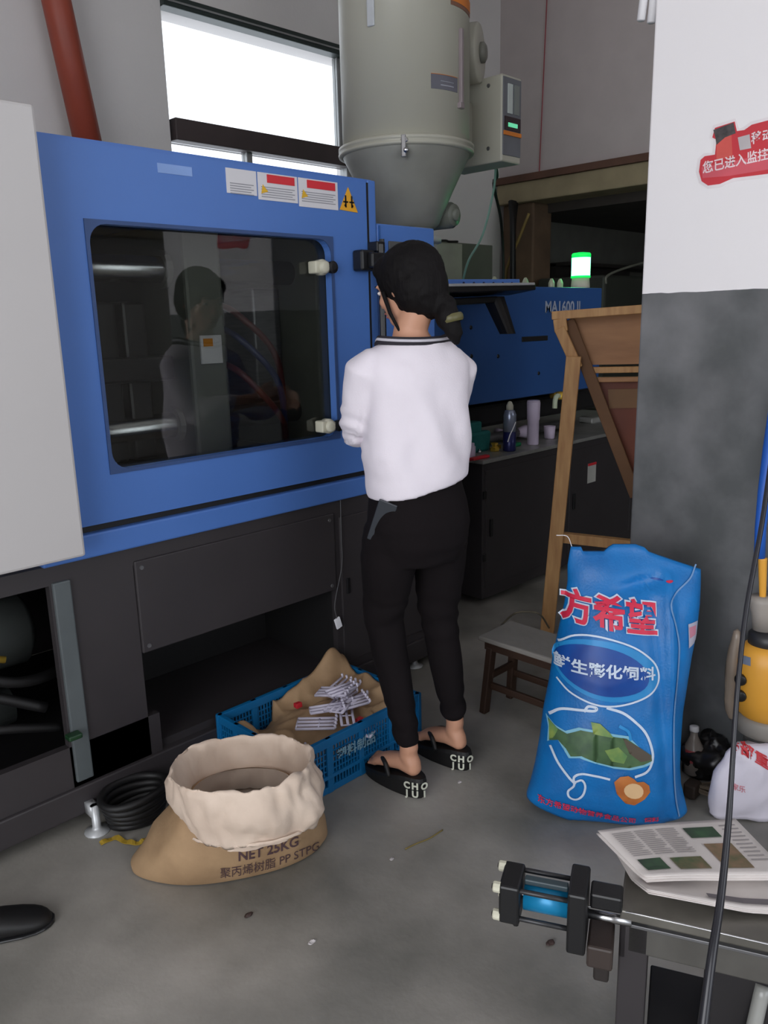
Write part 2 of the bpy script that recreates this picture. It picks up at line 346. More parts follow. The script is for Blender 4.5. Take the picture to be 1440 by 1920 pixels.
# works behind the pane
wk = mat('platen grey', (118, 120, 112), .5, var=.1)
for z in (1.60, 1.10):
    for y in (2.40, 2.95):
        bm = bmesh.new(); tube(bm, [(.84, y, z), (2.08, y, z)], .042, 18); obj('tie_bar', bm, steel, mc, True, label='bright steel tie bar')
bm = bmesh.new(); bx(bm, (1.42, 2.28, .95), (1.56, 3.05, 1.74), bev=.012)
for z in (1.6, 1.1): lathe(bm, (1.40, 2.40, z), [(.06, 0), (.06, .03)], 16, (1, 0, 0))
mp = obj('moving_platen', bm, wk, mc)
obj('platen_label', box((1.455, 2.272, 1.30), (1.535, 2.279, 1.39)), white, mp); obj('label_mark', box((1.465, 2.270, 1.355), (1.50, 2.2725, 1.38)), mat('orange mark', (232, 150, 40)), mp)
obj('fixed_platen', box((1.93, 2.24, .95), (2.075, 3.05, 1.74), bev=.012), wk, mc)
mo = obj('mould_half', box((1.565, 2.45, 1.15), (1.68, 2.9, 1.55), bev=.008), steel2, mc); obj('mould_half', box((1.80, 2.45, 1.15), (1.925, 2.9, 1.55), bev=.008), steel2, mc)
for i, (z, mt) in enumerate(((1.50, mat('red hose', (96, 34, 30), .4)), (1.42, mat('blue hose', (34, 48, 96), .4)), (1.30, MATS['red hose']))):
    bm = bmesh.new(); tube(bm, smooth_pts([(1.63, 2.45, z), (1.66, 2.34, z-.05), (1.78, 2.30, z-.2), (1.85, 2.36, 1.0)]), .012, 8); obj('coolant_hose', bm, mt, mc, True)
bm = bmesh.new()
for k in range(3): bx(bm, (.9, 2.35+.2*k, 1.25), (1.40, 2.41+.2*k, 1.33), bev=.01); bx(bm, (1.05+.1*k, 2.38, 1.0), (1.13+.1*k, 2.9, 1.5), bev=.01)
obj('toggle_linkage', bm, mat('oily dark iron', (50, 50, 50), .35, .4), mc)
obj('drip_tray', box((.84, 2.16, .9), (2.08, 3.2, .93)), mat('tray brown', (90, 74, 60), .5), mc)
# base frame: skins, posts, beam, feet
bm = bmesh.new()
bx(bm, (-.3, YF+.004, .745), (2.45, YF+.03, .80)); bx(bm, (.815, YF+.004, .135), (1.062, YF+.03, .745))
bx(bm, (-.3, YF+.03, .135), (-.27, 3.2, .8)); bx(bm, (2.42, YF+.03, .135), (2.45, 3.2, .8)); bx(bm, (-.3, 3.17, .135), (2.45, 3.2, .8)); bx(bm, (-.3, YF+.03, .77), (2.45, 3.17, .80))
bx(bm, (1.845, YF+.004, .135), (2.45, YF+.03, .745)); bx(bm, (-.3, YF+.004, .135), (1.1, YF+.03, .262)); bx(bm, (1.062, YF+.02, .135), (1.845, YF+.5, .16))
bs = obj('base_frame', bm, dark, mc)
obj('base_beam', box((-.3, YF-.008, .048), (2.45, YF+.10, .135), bev=.005), dark, mc)
obj('frame_post', box((.822, YF-.006, .15), (.872, YF+.05, .752), bev=.004), mat('lighter grey post', (86, 92, 94), .4), mc)
cp = obj('cover_panel', box((1.064, YF-.004, .47), (1.843, YF+.02, .757), bev=.004), dark, mc)
for x in (1.085, 1.82):
    for z in (.49, .735):
        bm = bmesh.new(); lathe(bm, (x, YF-.004, z), [(.007, 0), (.006, .003)], 10, (0, -1, 0)); obj('screw', bm, steel2, cp)
bm = bmesh.new(); bx(bm, (1.064, YF+.45, .16), (1.843, YF+.47, .75)); bx(bm, (1.845, YF+.03, .16), (1.86, YF+.47, .75)); bx(bm, (1.05, YF+.03, .16), (1.062, YF+.47, .75)); obj('chute_lining', bm, darker, mc)
obj('added_dark_pan', box((-.27, YF+.03, .11), (2.42, 3.17, .134)), darker, mc)  # dark plate added to hide the lit floor and keep the opening black
cd2 = obj('base_door', box((1.87, YF-.003, .17), (2.41, YF+.01, .735), bev=.003), dark, mc)
bm = bmesh.new(); bx(bm, (1.89, YF-.01, .44), (1.905, YF-.002, .50), bev=.002); obj('door_latch', bm, black, cd2)
# hydraulics seen through the left opening
bm = bmesh.new(); tube(bm, smooth_pts([(.30, 2.3, .60), (.55, 2.22, .55), (.74, 2.2, .46), (.95, 2.3, .42)]), .016, 8); tube(bm, smooth_pts([(.3, 2.35, .5), (.6, 2.24, .46), (.8, 2.2, .36)]), .016, 8); tube(bm, smooth_pts([(.3, 2.32, .35), (.6, 2.2, .36), (.85, 2.2, .28)]), .014, 8)
obj('hydraulic_hose', bm, rubber, mc, True)
bm = bmesh.new(); lathe(bm, (.45, 2.55, .50), [(.09, 0), (.12, .02), (.12, .42), (.08, .45)], 20, (1, 0, 0)); lathe(bm, (.3, 2.5, .27), [(.05, 0), (.06, .02), (.06, .5)], 16, (1, 0, 0)); obj('hydraulic_pump', bm, mat('pump grey', (92, 96, 94), .4, .3), mc, True)
bm = bmesh.new(); lathe(bm, (.56, 2.22, .60), [(.018, 0), (.03, .005), (.03, .03), (.018, .035)], 12, (0, -1, 0)); tube(bm, [(.56, 2.2, .60), (.70, 2.17, .55)], .010, 8)
obj('brass_valve', bm, mat('brass', (206, 170, 70), .35, .7), mc, True, label='brass valve with lever')
obj('green_fitting', box((.80, 2.06, .30), (.84, 2.092, .315), bev=.004), mat('green fitting', (24, 56, 32), .4), mc)
lev = mat('levelling steel', (196, 198, 200), .35, .3)
for x in (.845, .955, .2, 1.7, 2.3):
    bm = bmesh.new(); y = YF-.045 if x == .845 else YF+.04
    lathe(bm, (x, y, 0), [(.036, 0), (.036, .004), (.016, .010), (.012, .018), (.012, .05 if x != .845 else .085)], 16); 
    if x == .845: bx(bm, (x-.013, y-.004, .05), (x+.013, YF-.006, .085))
    obj('levelling_foot', bm, lev, mc, True)
# injection half: bed, top, cover
BX0, BY = 3.045, 2.36
bd = obj('bed_cabinet', box((BX0, BY, .04), (5.2, 3.25, .735), bev=.006), dark, mc)
obj('bed_top', box((BX0-.01, BY-.012, .735), (5.2, 3.25, .755), bev=.004), mat('worn grey steel top', (150, 150, 146), .4, .4, var=.2, scale=9), mc)
for x0, x1 in ((BX0+.02, 3.80), (3.83, 4.5), (4.53, 5.15)):
    d = obj('bed_door', box((x0, BY-.004, .10), (x1, BY+.008, .70), bev=.003), dark, mc)
    bm = bmesh.new(); bx(bm, (x0+.03, BY-.014, .36), (x0+.05, BY-.003, .45), bev=.003); obj('door_handle', bm, black, d)
for z in (.26, .58):
    obj('bed_hinge', box((BX0-.004, BY-.002, z-.02), (BX0+.02, BY-.012, z+.02), bev=.003), black, bd)
lb = WY(1108, 885, BY); sticker(lb.x-.045, lb.x+.045, lb.z+.055, lb.z-.06, 'rating_label', bd, y=BY-.004, mt=mat('dull label', (176, 176, 170), .6))
sticker(lb.x-.045, lb.x+.045, lb.z+.055, lb.z+.04, 'label_heading', bd, y=BY-.006, mt=red)
CX0, CX1, CY = 2.46, 4.35, 2.5
bm = bmesh.new(); bx(bm, (CX0, CY, 1.005), (CX1, CY+.03, 1.578), bev=.006); bx(bm, (CX1-.03, CY+.03, 1.005), (CX1, 3.1, 1.578)); bx(bm, (CX0, CY+.03, 1.56), (CX1, 3.1, 1.578)); bx(bm, (CX0, 3.07, 1.0), (CX1, 3.1, 1.578))
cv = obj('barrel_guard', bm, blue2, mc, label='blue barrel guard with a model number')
obj('barrel', box((CX0, 2.6, .86), (4.6, 3.0, .98), bev=.02), darker, mc)
bm = bmesh.new(); tube(bm, [(CX0, CY+.15, .93), (4.5, CY+.15, .93)], .05, 14); tube(bm, [(CX0, CY+.1, .80), (4.2, CY+.1, .80)], .025, 10); obj('injection_rod', bm, steel2, mc, True)
p = WY(1021, 577, CY); t = text_bm('MA1600 II', .085, bold=.002, align='LEFT'); place(t, (p.x, CY-.001, p.z), X_, Z_, .001); obj('model_number', t, mat('pale lettering', (168, 178, 196), .5), cv)
p = WY(978, 636, CY); bm = box((p.x, CY-.004, p.z-.014), (p.x+.24, CY+.001, p.z+.012), bev=.002); obj('vent_slot', bm, darker, cv)
for x, y in ((883, 614), (934, 668), (936, 610), (884, 668), (1010, 700)):
    p = WY(x, y, CY); bm = bmesh.new(); lathe(bm, (p.x, CY, p.z), [(.011, 0), (.008, .004)], 10, (0, -1, 0)); obj('bolt', bm, black, cv)
# signal lamp
p = WY(1088, 540, CY+.12); lz = 1.578
bm = bmesh.new(); lathe(bm, (p.x, CY+.12, lz), [(.052, 0), (.055, .01), (.05, .065)], 20); sl = obj('signal_lamp', bm, cream, mc, True)
em = bpy.data.materials.new('green lamp glow'); em.use_nodes = True; b = em.node_tree.nodes['Principled BSDF']; b.inputs['Emission Color'].default_value = (.12, 1, .38, 1); b.inputs['Emission Strength'].default_value = 9; b.inputs['Base Color'].default_value = (.02, .5, .15, 1)
bm = bmesh.new(); lathe(bm, (p.x, CY+.12, lz+.066), [(.054, 0), (.054, .115), (.048, .125), (.02, .13)], 20); obj('lamp_lens', bm, em, sl, True, label='glowing green lens')
ge2 = bpy.data.materials.new('green lamp rim'); ge2.use_nodes = True; b = ge2.node_tree.nodes['Principled BSDF']; b.inputs['Emission Color'].default_value = (.0, 1, .12, 1); b.inputs['Emission Strength'].default_value = .8; b.inputs['Base Color'].default_value = (.02, .6, .1, 1)
bm = bmesh.new(); lathe(bm, (p.x, CY+.12, lz+.194), [(.055, -.018), (.056, .0), (.05, .008), (.02, .012)], 20); lathe(bm, (p.x, CY+.12, lz+.062), [(.057, 0), (.057, .012)], 20); obj('lens_rim', bm, ge2, sl, True)
# small fittings on top of the guard
bm = bmesh.new()
for x, y in ((1034, 535), (1050, 538), (927, 540), (985, 538)):
    q = WY(x, y, CY+.2); lathe(bm, (q.x, CY+.2, lz), [(.018, 0), (.018, .035), (.012, .05), (.006, .06)], 10)
obj('air_fitting', bm, mat('fitting cream', (176, 180, 150), .4), mc)
# tilted operator panel with its lever
cpn = thing('operator_panel', 'slim operator console with blue edge and black lever behind the woman', 'console', (2.95, 2.34, 1.5))
A1, A2 = Vector((2.62, 2.30, 1.532)), Vector((3.262, 2.30, 1.549))
bm = bmesh.new(); bar(bm, A1, A2, .16, .026, side=(0, 1, -.12), bev=.004); obj('console_body', bm, black, cpn)
bm = bmesh.new(); bar(bm, A1+Vector((0, -.004, .017)), A2+Vector((-.015, -.004, .014)), .165, .012, side=(0, 1, -.12), bev=.003); obj('console_lip', bm, mat('pale lip', (176, 176, 178), .35), cpn)
bm = bmesh.new(); bar(bm, A1+Vector((0, .04, .036)), A2+Vector((-.03, .04, .031)), .10, .03, side=(0, 1, -.05), bev=.003); cf = obj('console_face', bm, mat('bright blue face', (92, 136, 216), .35), cpn)
bm = bmesh.new()
for k in range(6): lathe(bm, A1.lerp(A2, .3+.11*k)+Vector((0, -.011, .036-.001*k)), [(.006, 0), (.005, .004)], 8, (0, -1, 0))
obj('button_row', bm, mat('navy buttons', (40, 50, 96), .4), cf)
q1, q2 = WY(931, 556, 2.3), WY(952, 626, 2.26)
bm = bmesh.new(); V = loft(bm, [ell(q1+Vector((0, .02, 0)), .05, .04, X_, Y_, 12, 4), ell(q2, .034, .03, X_, Y_, 12, 4)]); obj('lever', bm, black, cpn, label='tapered black lever')
bm = bmesh.new(); bar(bm, (2.64, 2.33, 1.49), (3.05, 2.33, 1.505), .10, .03, side=(0, 1, 0), bev=.006); obj('console_bracket', bm, black, cpn)
bm = bmesh.new(); tube(bm, [(2.75, 2.36, 1.50), (2.75, CY+.01, 1.50)], .02, 10); tube(bm, [(2.66, 2.30, 1.5), (2.66, 2.5, 1.5)], .015, 8); obj('console_arm', bm, black, cpn)
# ================================================================ END COVER (white box at left)
wc = thing('electrical_end_cover', 'tall plain white sheet metal cover at the left edge of the blue machine', 'cabinet', (.3, 2.02, .83))
bm = bmesh.new(); bx(bm, (-.9, 2.01, .832), (.887, 2.095, 1.935), bev=.008); obj('cover_shell', bm, whitep, wc)
bm = bmesh.new(); bx(bm, (-.9, 2.006, 1.34), (-.3, 2.011, 1.345)); obj('cover_seam', bm, mat('seam grey', (150, 148, 148)), wc)
# ================================================================ HOPPER DRYER
HX, HY = 2.925, 2.72
hp = thing('hopper_dryer', 'tall cream cylindrical hopper dryer with a cone standing above the blue machine', 'dryer', (HX, HY, 1.578))
bm = bmesh.new(); lathe(bm, (HX, HY, 0), [(.292, 2.185), (.292, 3.55), (.28, 3.57), (.02, 3.66)], 56); hb = obj('drum', bm, beige, hp, True)
bm = bmesh.new(); lathe(bm, (HX, HY, 0), [(.13, 1.84), (.15, 1.86), (.215, 2.0), (.275, 2.12), (.298, 2.165), (.298, 2.17)], 56); obj('cone', bm, mat('cone grey', (150, 150, 142), .45, .1), hp, True)
bm = bmesh.new(); lathe(bm, (HX, HY, 0), [(.294, 2.155), (.312, 2.158), (.314, 2.168), (.300, 2.174), (.313, 2.180), (.313, 2.192), (.292, 2.20)], 56, cap=False); obj('rim_clamp', bm, beige, hp, True)
bm = bmesh.new(); lathe(bm, (HX, HY, 0), [(.13, 1.77), (.16, 1.775), (.16, 1.80), (.12, 1.805), (.12, 1.845)], 40); bx(bm, (HX-.1, HY-.1, 1.578), (HX+.1, HY+.1, 1.78), bev=.01); obj('throat', bm, mat('pale throat', (190, 192, 188), .4), hp, True)
def onr(a, r, z): return Vector((HX+r*cos(a), HY+r*sin(a), z))
def front(px, py, r=.292):
    """point on the drum seen at px,py"""
    d = ray(px, py); o = CAM - Vector((HX, HY, 0)); A = d.x**2+d.y**2; B = 2*(o.x*d.x+o.y*d.y); C = o.x**2+o.y**2-r*r; D = B*B-4*A*C
    t = (-B-sqrt(max(D, 0)))/(2*A); return CAM+d*t
def curved(name, px0, py0, px1, py1, mt, parent, out=.002, r=.292):
    p, q = front(px0, py0, r), front(px1, py1, r); a0 = atan2(p.y-HY, p.x-HX); a1 = atan2(q.y-HY, q.x-HX)
    bm = bmesh.new(); n = 8; R = []
    for rr in (r+out, r-.001):
        R.append([[bm.verts.new(onr(a0+(a1-a0)*k/n, rr, z)) for k in range(n+1)] for z in (p.z, q.z)])
    for k in range(n): bm.faces.new((R[0][0][k], R[0][0][k+1], R[0][1][k+1], R[0][1][k]))
    for j in (0, 1):
        for k in range(n): bm.faces.new((R[0][j][k], R[0][j][k+1], R[1][j][k+1], R[1][j][k]))
    for k in (0, n): bm.faces.new((R[0][0][k], R[0][1][k], R[1][1][k], R[1][0][k]))
    return obj(name, bm, mt, parent)
org_ = mat('orange strip', (222, 130, 50), .5); gry = mat('slate label', (106, 106, 116), .5)
curved('info_label', 808, 138, 857, 174, gry, hp); curved('orange_strip', 808, 137, 857, 147, org_, hp, .003)
curved('info_label', 845, 0, 880, 34, mat('brown label', (132, 92, 74), .5), hp); curved('orange_strip', 845, 0, 880, 6, org_, hp, .003)
for k, (y0, y1) in enumerate(((152, 156), (160, 163))): curved('label_print', 826, y0, 850, y1, mat('label print', (176, 180, 190), .5), hp, .0028)
def onbox(): pass
# sight glasses and latches
sg = mat('sight glass', (196, 200, 204), .15)
p = front(697, 55); a = atan2(p.y-HY, p.x-HX); q = front(697, -40)
bm = bmesh.new(); bar(bm, onr(a, .297, front(697, 50).z), onr(a, .297, 3.2), .035, .012, side=(-sin(a), cos(a), 0), bev=.005); obj('sight_glass', bm, sg, hp)
p = front(862, 195); a = atan2(p.y-HY, p.x-HX); bm = bmesh.new(); bar(bm, onr(a, .30, p.z), onr(a, .30, front(864, 55).z), .018, .018, side=(-sin(a), cos(a), 0), bev=.004)
bar(bm, onr(a, .298, p.z-.02), onr(a, .298, p.z+.005), .035, .02, side=(-sin(a), cos(a), 0), bev=.004); obj('hinge_rod', bm, mat('hinge pink grey', (150, 138, 140), .4), hp)
p = front(757, 268); a = atan2(p.y-HY, p.x-HX); bm = bmesh.new(); bar(bm, onr(a, .312, p.z-.06), onr(a, .305, p.z+.03), .022, .018, side=(-sin(a), cos(a), 0), bev=.004)
bar(bm, onr(a-.04, .30, p.z+.0), onr(a+.06, .31, p.z+.012), .02, .02, bev=.003); sphere(bm, onr(a+.03, .325, p.z-.035), .012, 10); obj('clasp', bm, steel, hp, label='small bright toggle clasp')
# blower
bc = WY(893, 100, 2.62); ax = Vector((.45, -.89, 0))
bm = bmesh.new(); lathe(bm, bc-ax*.1, [(.05, 0), (.125, .01), (.13, .03), (.13, .11), (.122, .12), (.06, .122)], 30, ax); bx(bm, (bc.x-.16, bc.y, bc.z-.05), (bc.x-.02, bc.y+.12, bc.z+.05)); bw = obj('blower', bm, beige, hp, True)
bm = bmesh.new(); lathe(bm, bc+ax*.02, [(.045, 0), (.045, .02), (.03, .03), (.012, .032)], 18, ax); obj('blower_inlet', bm, mat('blower inlet', (120, 120, 112), .4), bw, True)
# control box
cn = WY(941, 220, 2.50); c2 = WY(977, 220, 2.50); zt = WY(941, 136, 2.50).z; zb = WY(941, 302, 2.50).z
bm = bmesh.new(); bx(bm, (cn.x, 2.50, zb), (c2.x, 2.86, zt), bev=.008); bx(bm, (cn.x-.12, 2.68, zb+.1), (cn.x, 2.74, zt-.1)); cb = obj('control_box', bm, beige, hp)
w_ = c2.x-cn.x
obj('control_face', box((cn.x+.006, 2.496, zb+.03), (c2.x-.006, 2.502, zt-.012), bev=.002), mat('control face', (108, 110, 116), .45), cb)
obj('display', box((cn.x+w_*.25, 2.491, zt-.17), (cn.x+w_*.48, 2.497, zt-.04)), mat('display pale', (196, 204, 200), .3), cb)
obj('display', box((cn.x+w_*.58, 2.491, zt-.17), (cn.x+w_*.82, 2.497, zt-.04)), mat('display dim', (128, 134, 130), .3), cb)
obj('dark_window', box((cn.x+w_*.1, 2.491, zt-.245), (c2.x-w_*.1, 2.497, zt-.185)), mat('dark window', (54, 40, 44), .3), cb)
ge = bpy.data.materials.new('green digits'); ge.use_nodes = True; b = ge.node_tree.nodes['Principled BSDF']; b.inputs['Emission Color'].default_value = (.2, .9, .5, 1); b.inputs['Emission Strength'].default_value = .6; b.inputs['Base Color'].default_value = (.05, .3, .15, 1)
obj('lit_digit', box((cn.x+w_*.25, 2.488, zt-.23), (cn.x+w_*.72, 2.492, zt-.212)), ge, cb)
obj('orange_strip', box((cn.x+.008, 2.490, zt-.268), (c2.x-.008, 2.497, zt-.25)), org_, cb)
for k in (0, 1):
    bm = bmesh.new(); lathe(bm, (cn.x-.001, 2.58, zt-.04-k*.28), [(.01, 0), (.008, .004)], 10, (-1, 0, 0)); obj('box_screw', bm, steel2, cb)
# discharge motor beside the cone
mcx = WY(852, 402, 2.58); ax = Vector((.1, -1, 0)).normalized()
bm = bmesh.new(); lathe(bm, mcx+Vector((0, .16, 0)), [(.055, 0), (.06, .01), (.06, .13), (.05, .145), (.05, .15)], 24, ax); lathe(bm, mcx+Vector((0, .16, 0)), [(.028, .14), (.028, .165), (.012, .168)], 16, ax); obj('suction_pipe', bm, mat('pipe grey', (132, 136, 126), .4), hp, True)
bm = bmesh.new(); lathe(bm, mcx+Vector((.0, .1, .05)), [(.05, 0), (.05, .09), (.03, .16)], 18, (-.1, .1, 1)); obj('pipe_elbow', bm, mat('elbow pale', (206, 208, 204), .35), hp, True)
# ================================================================ PIPES, CABLES, CABINET AT THE BACK WALL
p0, p1 = WY(92, -60, 4.05), WY(172, 300, 4.05); d = (p1-p0)
bm = bmesh.new(); tube(bm, [p0-d*.9, p0+d*3.6 if 0 else p1+d*.2], .068, 20); 
single('red_pipe', 'thick rust red pipe slanting down the wall left of the window', 'pipe', bm, mat('rust red paint', (150, 66, 48), .5, var=.1), True)
c0, c1 = WY(818, 455, 3.85), WY(926, 455, 3.85); c3 = WY(866, 455, 3.85)
ec = thing('grey_wall_cabinet', 'grey electrical cabinet against the wall behind the head of the woman', 'cabinet', (c3.x, 3.95, .0))
obj('cabinet_body', box((c0.x, 3.86, .02), (c1.x, 4.16, c3.z), bev=.006), mat('cabinet green grey', (96, 100, 88), .5), ec)
cdr = obj('cabinet_door', box((c0.x+.01, 3.846, .1), (c3.x, 3.862, c3.z-.01), bev=.004), mat('cabinet light door', (160, 160, 146), .5), ec)
bm = bmesh.new(); bx(bm, (c3.x-.05, 3.836, c3.z-.5), (c3.x-.03, 3.848, c3.z-.4), bev=.003); obj('cabinet_handle', bm, black, cdr)
def cable(name, label, pts, r, mt, n=6):
    bm = bmesh.new(); tube(bm, smooth_pts(pts, n), r, 8); return single(name, label, 'cable', bm, mt, True)
cable('pale_cable', 'thin pale green cable hanging in a curve below the dryer control box', [WY(930, 306, 2.7), WY(925, 360, 2.75), WY(905, 440, 2.8), WY(878, 490, 2.85), WY(866, 536, 2.9), Vector((WY(866, 536, 2.9).x, 2.9, 1.58))], .006, mat('pale green cable', (120, 160, 144), .5))
cable('dark_cable', 'dark cable hanging from under the dryer control box', [WY(928, 304, 2.8), WY(932, 330, 2.85), WY(926, 350, 2.9), WY(940, 420, 3.2), WY(944, 536, 3.3), Vector((WY(944, 545, 3.3).x, 3.3, .756))], .009, rubber)
cable('yellow_cable', 'thin dull yellow cable hanging in front of the brown column', [WX(992, 400, 5.5), WX(972, 450, 5.5), WX(955, 490, 5.5), WX(948, 540, 5.5), WX(948, 760, 5.5)], .012, mat('dull yellow cable', (132, 110, 58), .5))
bm = bmesh.new()
for k in range(4): tube(bm, smooth_pts([(XR-.05-.02*k, 4.0, 2.32), (XR-.1-.03*k, 3.98-.02*k, 1.9), (XR-.06-.03*k, 3.95, .02)]), .022, 8)
single('cable_bundle', 'bundle of thick black cables running down beside the brown column', 'cable', bm, rubber, True)
cable('short_black_wire', 'short black wire sticking out above the blue fixed guard', [WY(812, 452, 3.8), WY(835, 451, 3.8), WY(842, 453, 3.8), WY(858, 453, 3.8)], .008, rubber)
bm = bmesh.new(); t0, t1 = WX(1028, -60, XR-.012), WX(1011, 325, XR-.012); tube(bm, [t0, t1], .0045, 6); single('red_string', 'thin red string line running down the right hand wall', 'string', bm, mat('red string', (150, 70, 76), .6))
# dark machine at far right behind the guard
q = WY(1132, 512, 3.2); q2 = WY(1215, 512, 3.2)
dm = thing('dark_machine', 'dark machine top standing in the shade between lamp and pillar', 'machine', (q.x+.3, 3.3, 0))
bm = bmesh.new(); bx(bm, (q.x+.02, 3.2, .0), (q2.x+.5, 3.8, q.z-.01), bev=.02); obj('machine_body', bm, mat('dark olive', (52, 54, 48), .5), dm)
bm = bmesh.new(); tube(bm, smooth_pts([WY(1136, 532, 3.17), WY(1138, 518, 3.17), WY(1165, 505, 3.17), WY(1215, 490, 3.17)]), .010, 8); obj('edge_pipe', bm, mat('pipe dull', (110, 110, 100), .4), dm, True)
# wall mounted brackets behind the lamp
q = WY(1028, 500, 4.1); bm = bmesh.new(); bx(bm, (q.x, 4.02, 1.45), (q.x+1.3, 4.19, q.z+.02)); bx(bm, (q.x, 3.9, q.z), (q.x+1.9, 4.19, q.z+.03)); single('dark_shelf_unit', 'dark shelf unit on the far wall behind the glowing lamp', 'shelf', bm, mat('dark shelf', (38, 34, 32), .6))
# ================================================================ WOMAN
sk = mat('skin', (202, 150, 122), .5, var=.03); hairm = mat('black hair', (14, 11, 12), .7, spec=.2, var=.2, scale=60, stretch=(1, 1, .15), bump=.3, bscale=120)
knit = mat('white knit', (236, 228, 236), .85, var=.015, bump=.12, bscale=220); trou = mat('black trousers', (19, 14, 16), .9, spec=.2, var=.15, bump=.1, bscale=60)
WC = Vector((1.711, 1.576, 0)); th = radians(70); Fv = Vector((cos(th), sin(th), 0)); Rv = Vector((sin(th), -cos(th), 0))
def W(r, f, z): return WC + Rv*r + Fv*f + Vector((0, 0, z))
wo = thing('person', 'woman in white jumper and black trousers, low ponytail, working at the blue machine', 'person', (WC.x, WC.y, 0))
def limb(bm, pts, n=16):
    """pts: (centre, rx, ry, axis_x) elliptical tapering limb, round ended"""
    P = [Vector(p[0]) for p in pts]; rings = []
    for i, (c, rx, ry, ax) in enumerate(pts):
        t = (P[min(i+1, len(P)-1)]-P[max(i-1, 0)]).normalized(); a = Vector(ax); a = (a-t*a.dot(t)).normalized(); b = t.cross(a)
        if i == 0: rings.append(ell(P[0]-t*min(rx, ry)*.6, rx*.5, ry*.5, a, b, n))
        rings.append(ell(P[i], rx, ry, a, b, n))
        if i == len(P)-1: rings.append(ell(P[-1]+t*min(rx, ry)*.6, rx*.5, ry*.5, a, b, n))
    loft(bm, rings)
# head frame: turned further to the left than the body and bowed a little
hth = radians(93); tilt = radians(-16)
hF = Vector((cos(hth)*cos(tilt), sin(hth)*cos(tilt), sin(tilt))); hR = Vector((sin(hth), -cos(hth), 0)); hU = hR.cross(hF)
HC = W(.002, .03, 1.508)
def Hd(r, f, u): return HC + hR*r + hF*f + hU*u
HM = Matrix((hR, hF, hU)).transposed()
# joints
feetL, feetR = Vector((1.608, 1.49, 0)), Vector((1.822, 1.485, 0)); SOLE = .064
aL = feetL+Vector((.0, .035, SOLE+.085)); aR = feetR+Vector((.0, .035, SOLE+.085))
kL = W(-.095, .045, .52); kR = W(.095, .04, .52); hL = W(-.08, 0, .83); hR_ = W(.08, 0, .83)
shL, shR = W(-.148, .0, 1.297), W(.148, .0, 1.292)
elL, elR = W(-.150, .080, 1.118), W(.17, .12, 1.10); wrL, wrR = W(-.03, .26, 1.15), W(.09, .29, 1.13)
bm = bmesh.new()
# skull, jaw, face
sphere(bm, Hd(0, -.012, .03), (.073, .09, .083), 20, HM); sphere(bm, Hd(0, .03, -.012), (.058, .062, .078), 20, HM)
sphere(bm, Hd(0, .052, -.068), (.034, .032, .028), 14, HM); sphere(bm, Hd(0, .03, -.05), (.05, .05, .038), 16, HM)
limb(bm, [(Hd(0, .088, .012), .007, .007, hR), (Hd(0, .100, -.012), .010, .010, hR), (Hd(0, .103, -.022), .013, .009, hR)], 10)
for s in (-1, 1):
    sphere(bm, Hd(s*.028, .079, .03), (.02, .01, .007), 12, HM)      # brow ridge
    sphere(bm, Hd(s*.036, .062, -.018), (.02, .02, .018), 12, HM)    # cheek
    sphere(bm, Hd(s*.068, -.008, -.005), (.008, .017, .028), 12, HM)  # ear
sphere(bm, Hd(0, .085, -.045), (.022, .010, .006), 12, HM); sphere(bm, Hd(0, .083, -.055), (.019, .010, .006), 12, HM)
# neck, shoulders, trunk
limb(bm, [(W(0, .01, 1.27), .095, .06, Rv), (W(0, .006, 1.345), .080, .052, Rv), (W(0, .012, 1.375), .058, .050, Rv), (W(0, .014, 1.40), .048, .050, Rv), (Hd(0, -.03, -.045), .047, .052, Rv)], 20)
limb(bm, [(W(-.135, 0, 1.285), .036, .036, Fv), (W(-.07, .0, 1.335), .04, .036, Fv), (W(.07, .0, 1.335), .04, .036, Fv), (W(.135, 0, 1.285), .036, .036, Fv)], 16)
loft(bm, [ell(W(0, 0, z), a, b, Rv, Fv, 28, 2.4) for z, a, b in ((.78, .13, .09), (.86, .142, .10), (.95, .125, .09), (1.05, .115, .08), (1.17, .13, .09), (1.27, .14, .085), (1.32, .11, .06))])
for sh, el, wr, s in ((shL, elL, wrL, -1), (shR, elR, wrR, 1)):
    limb(bm, [(sh, .046, .044, Rv), (sh.lerp(el, .5), .040, .038, Rv), (el, .033, .033, Rv)]); limb(bm, [(el, .033, .033, Z_), (el.lerp(wr, .3), .034, .03, Z_), (wr, .024, .019, Z_)])
    # hand: palm, four fingers, thumb
    d = (wr-el).normalized(); sd = Z_.cross(d).normalized(); pc = wr+d*.045
    limb(bm, [(wr, .024, .017, Z_), (wr+d*.04, .036, .014, Z_), (wr+d*.078, .037, .012, Z_)], 14)
    for k, (ln, off) in enumerate(((.062, .027), (.07, .009), (.066, -.009), (.052, -.026))):
        b0 = wr+d*.075+Z_*off; c_ = -sd*s*0+Vector((0, 0, -.25)); t1 = b0+d*ln*.5; t2 = t1+(d*.75+c_).normalized()*ln*.35; t3 = t2+(d*.3+c_*2).normalized()*ln*.28
        limb(bm, [(b0, .0085, .0085, Z_), (t1, .008, .008, Z_), (t2, .0075, .0075, Z_), (t3, .0065, .0065, Z_)], 8)
    b0 = wr+d*.02+Z_*.026; limb(bm, [(b0, .011, .011, sd), (b0+d*.025+Z_*.02, .010, .010, sd), (b0+d*.05+Z_*.025, .0085, .0085, sd)], 8)
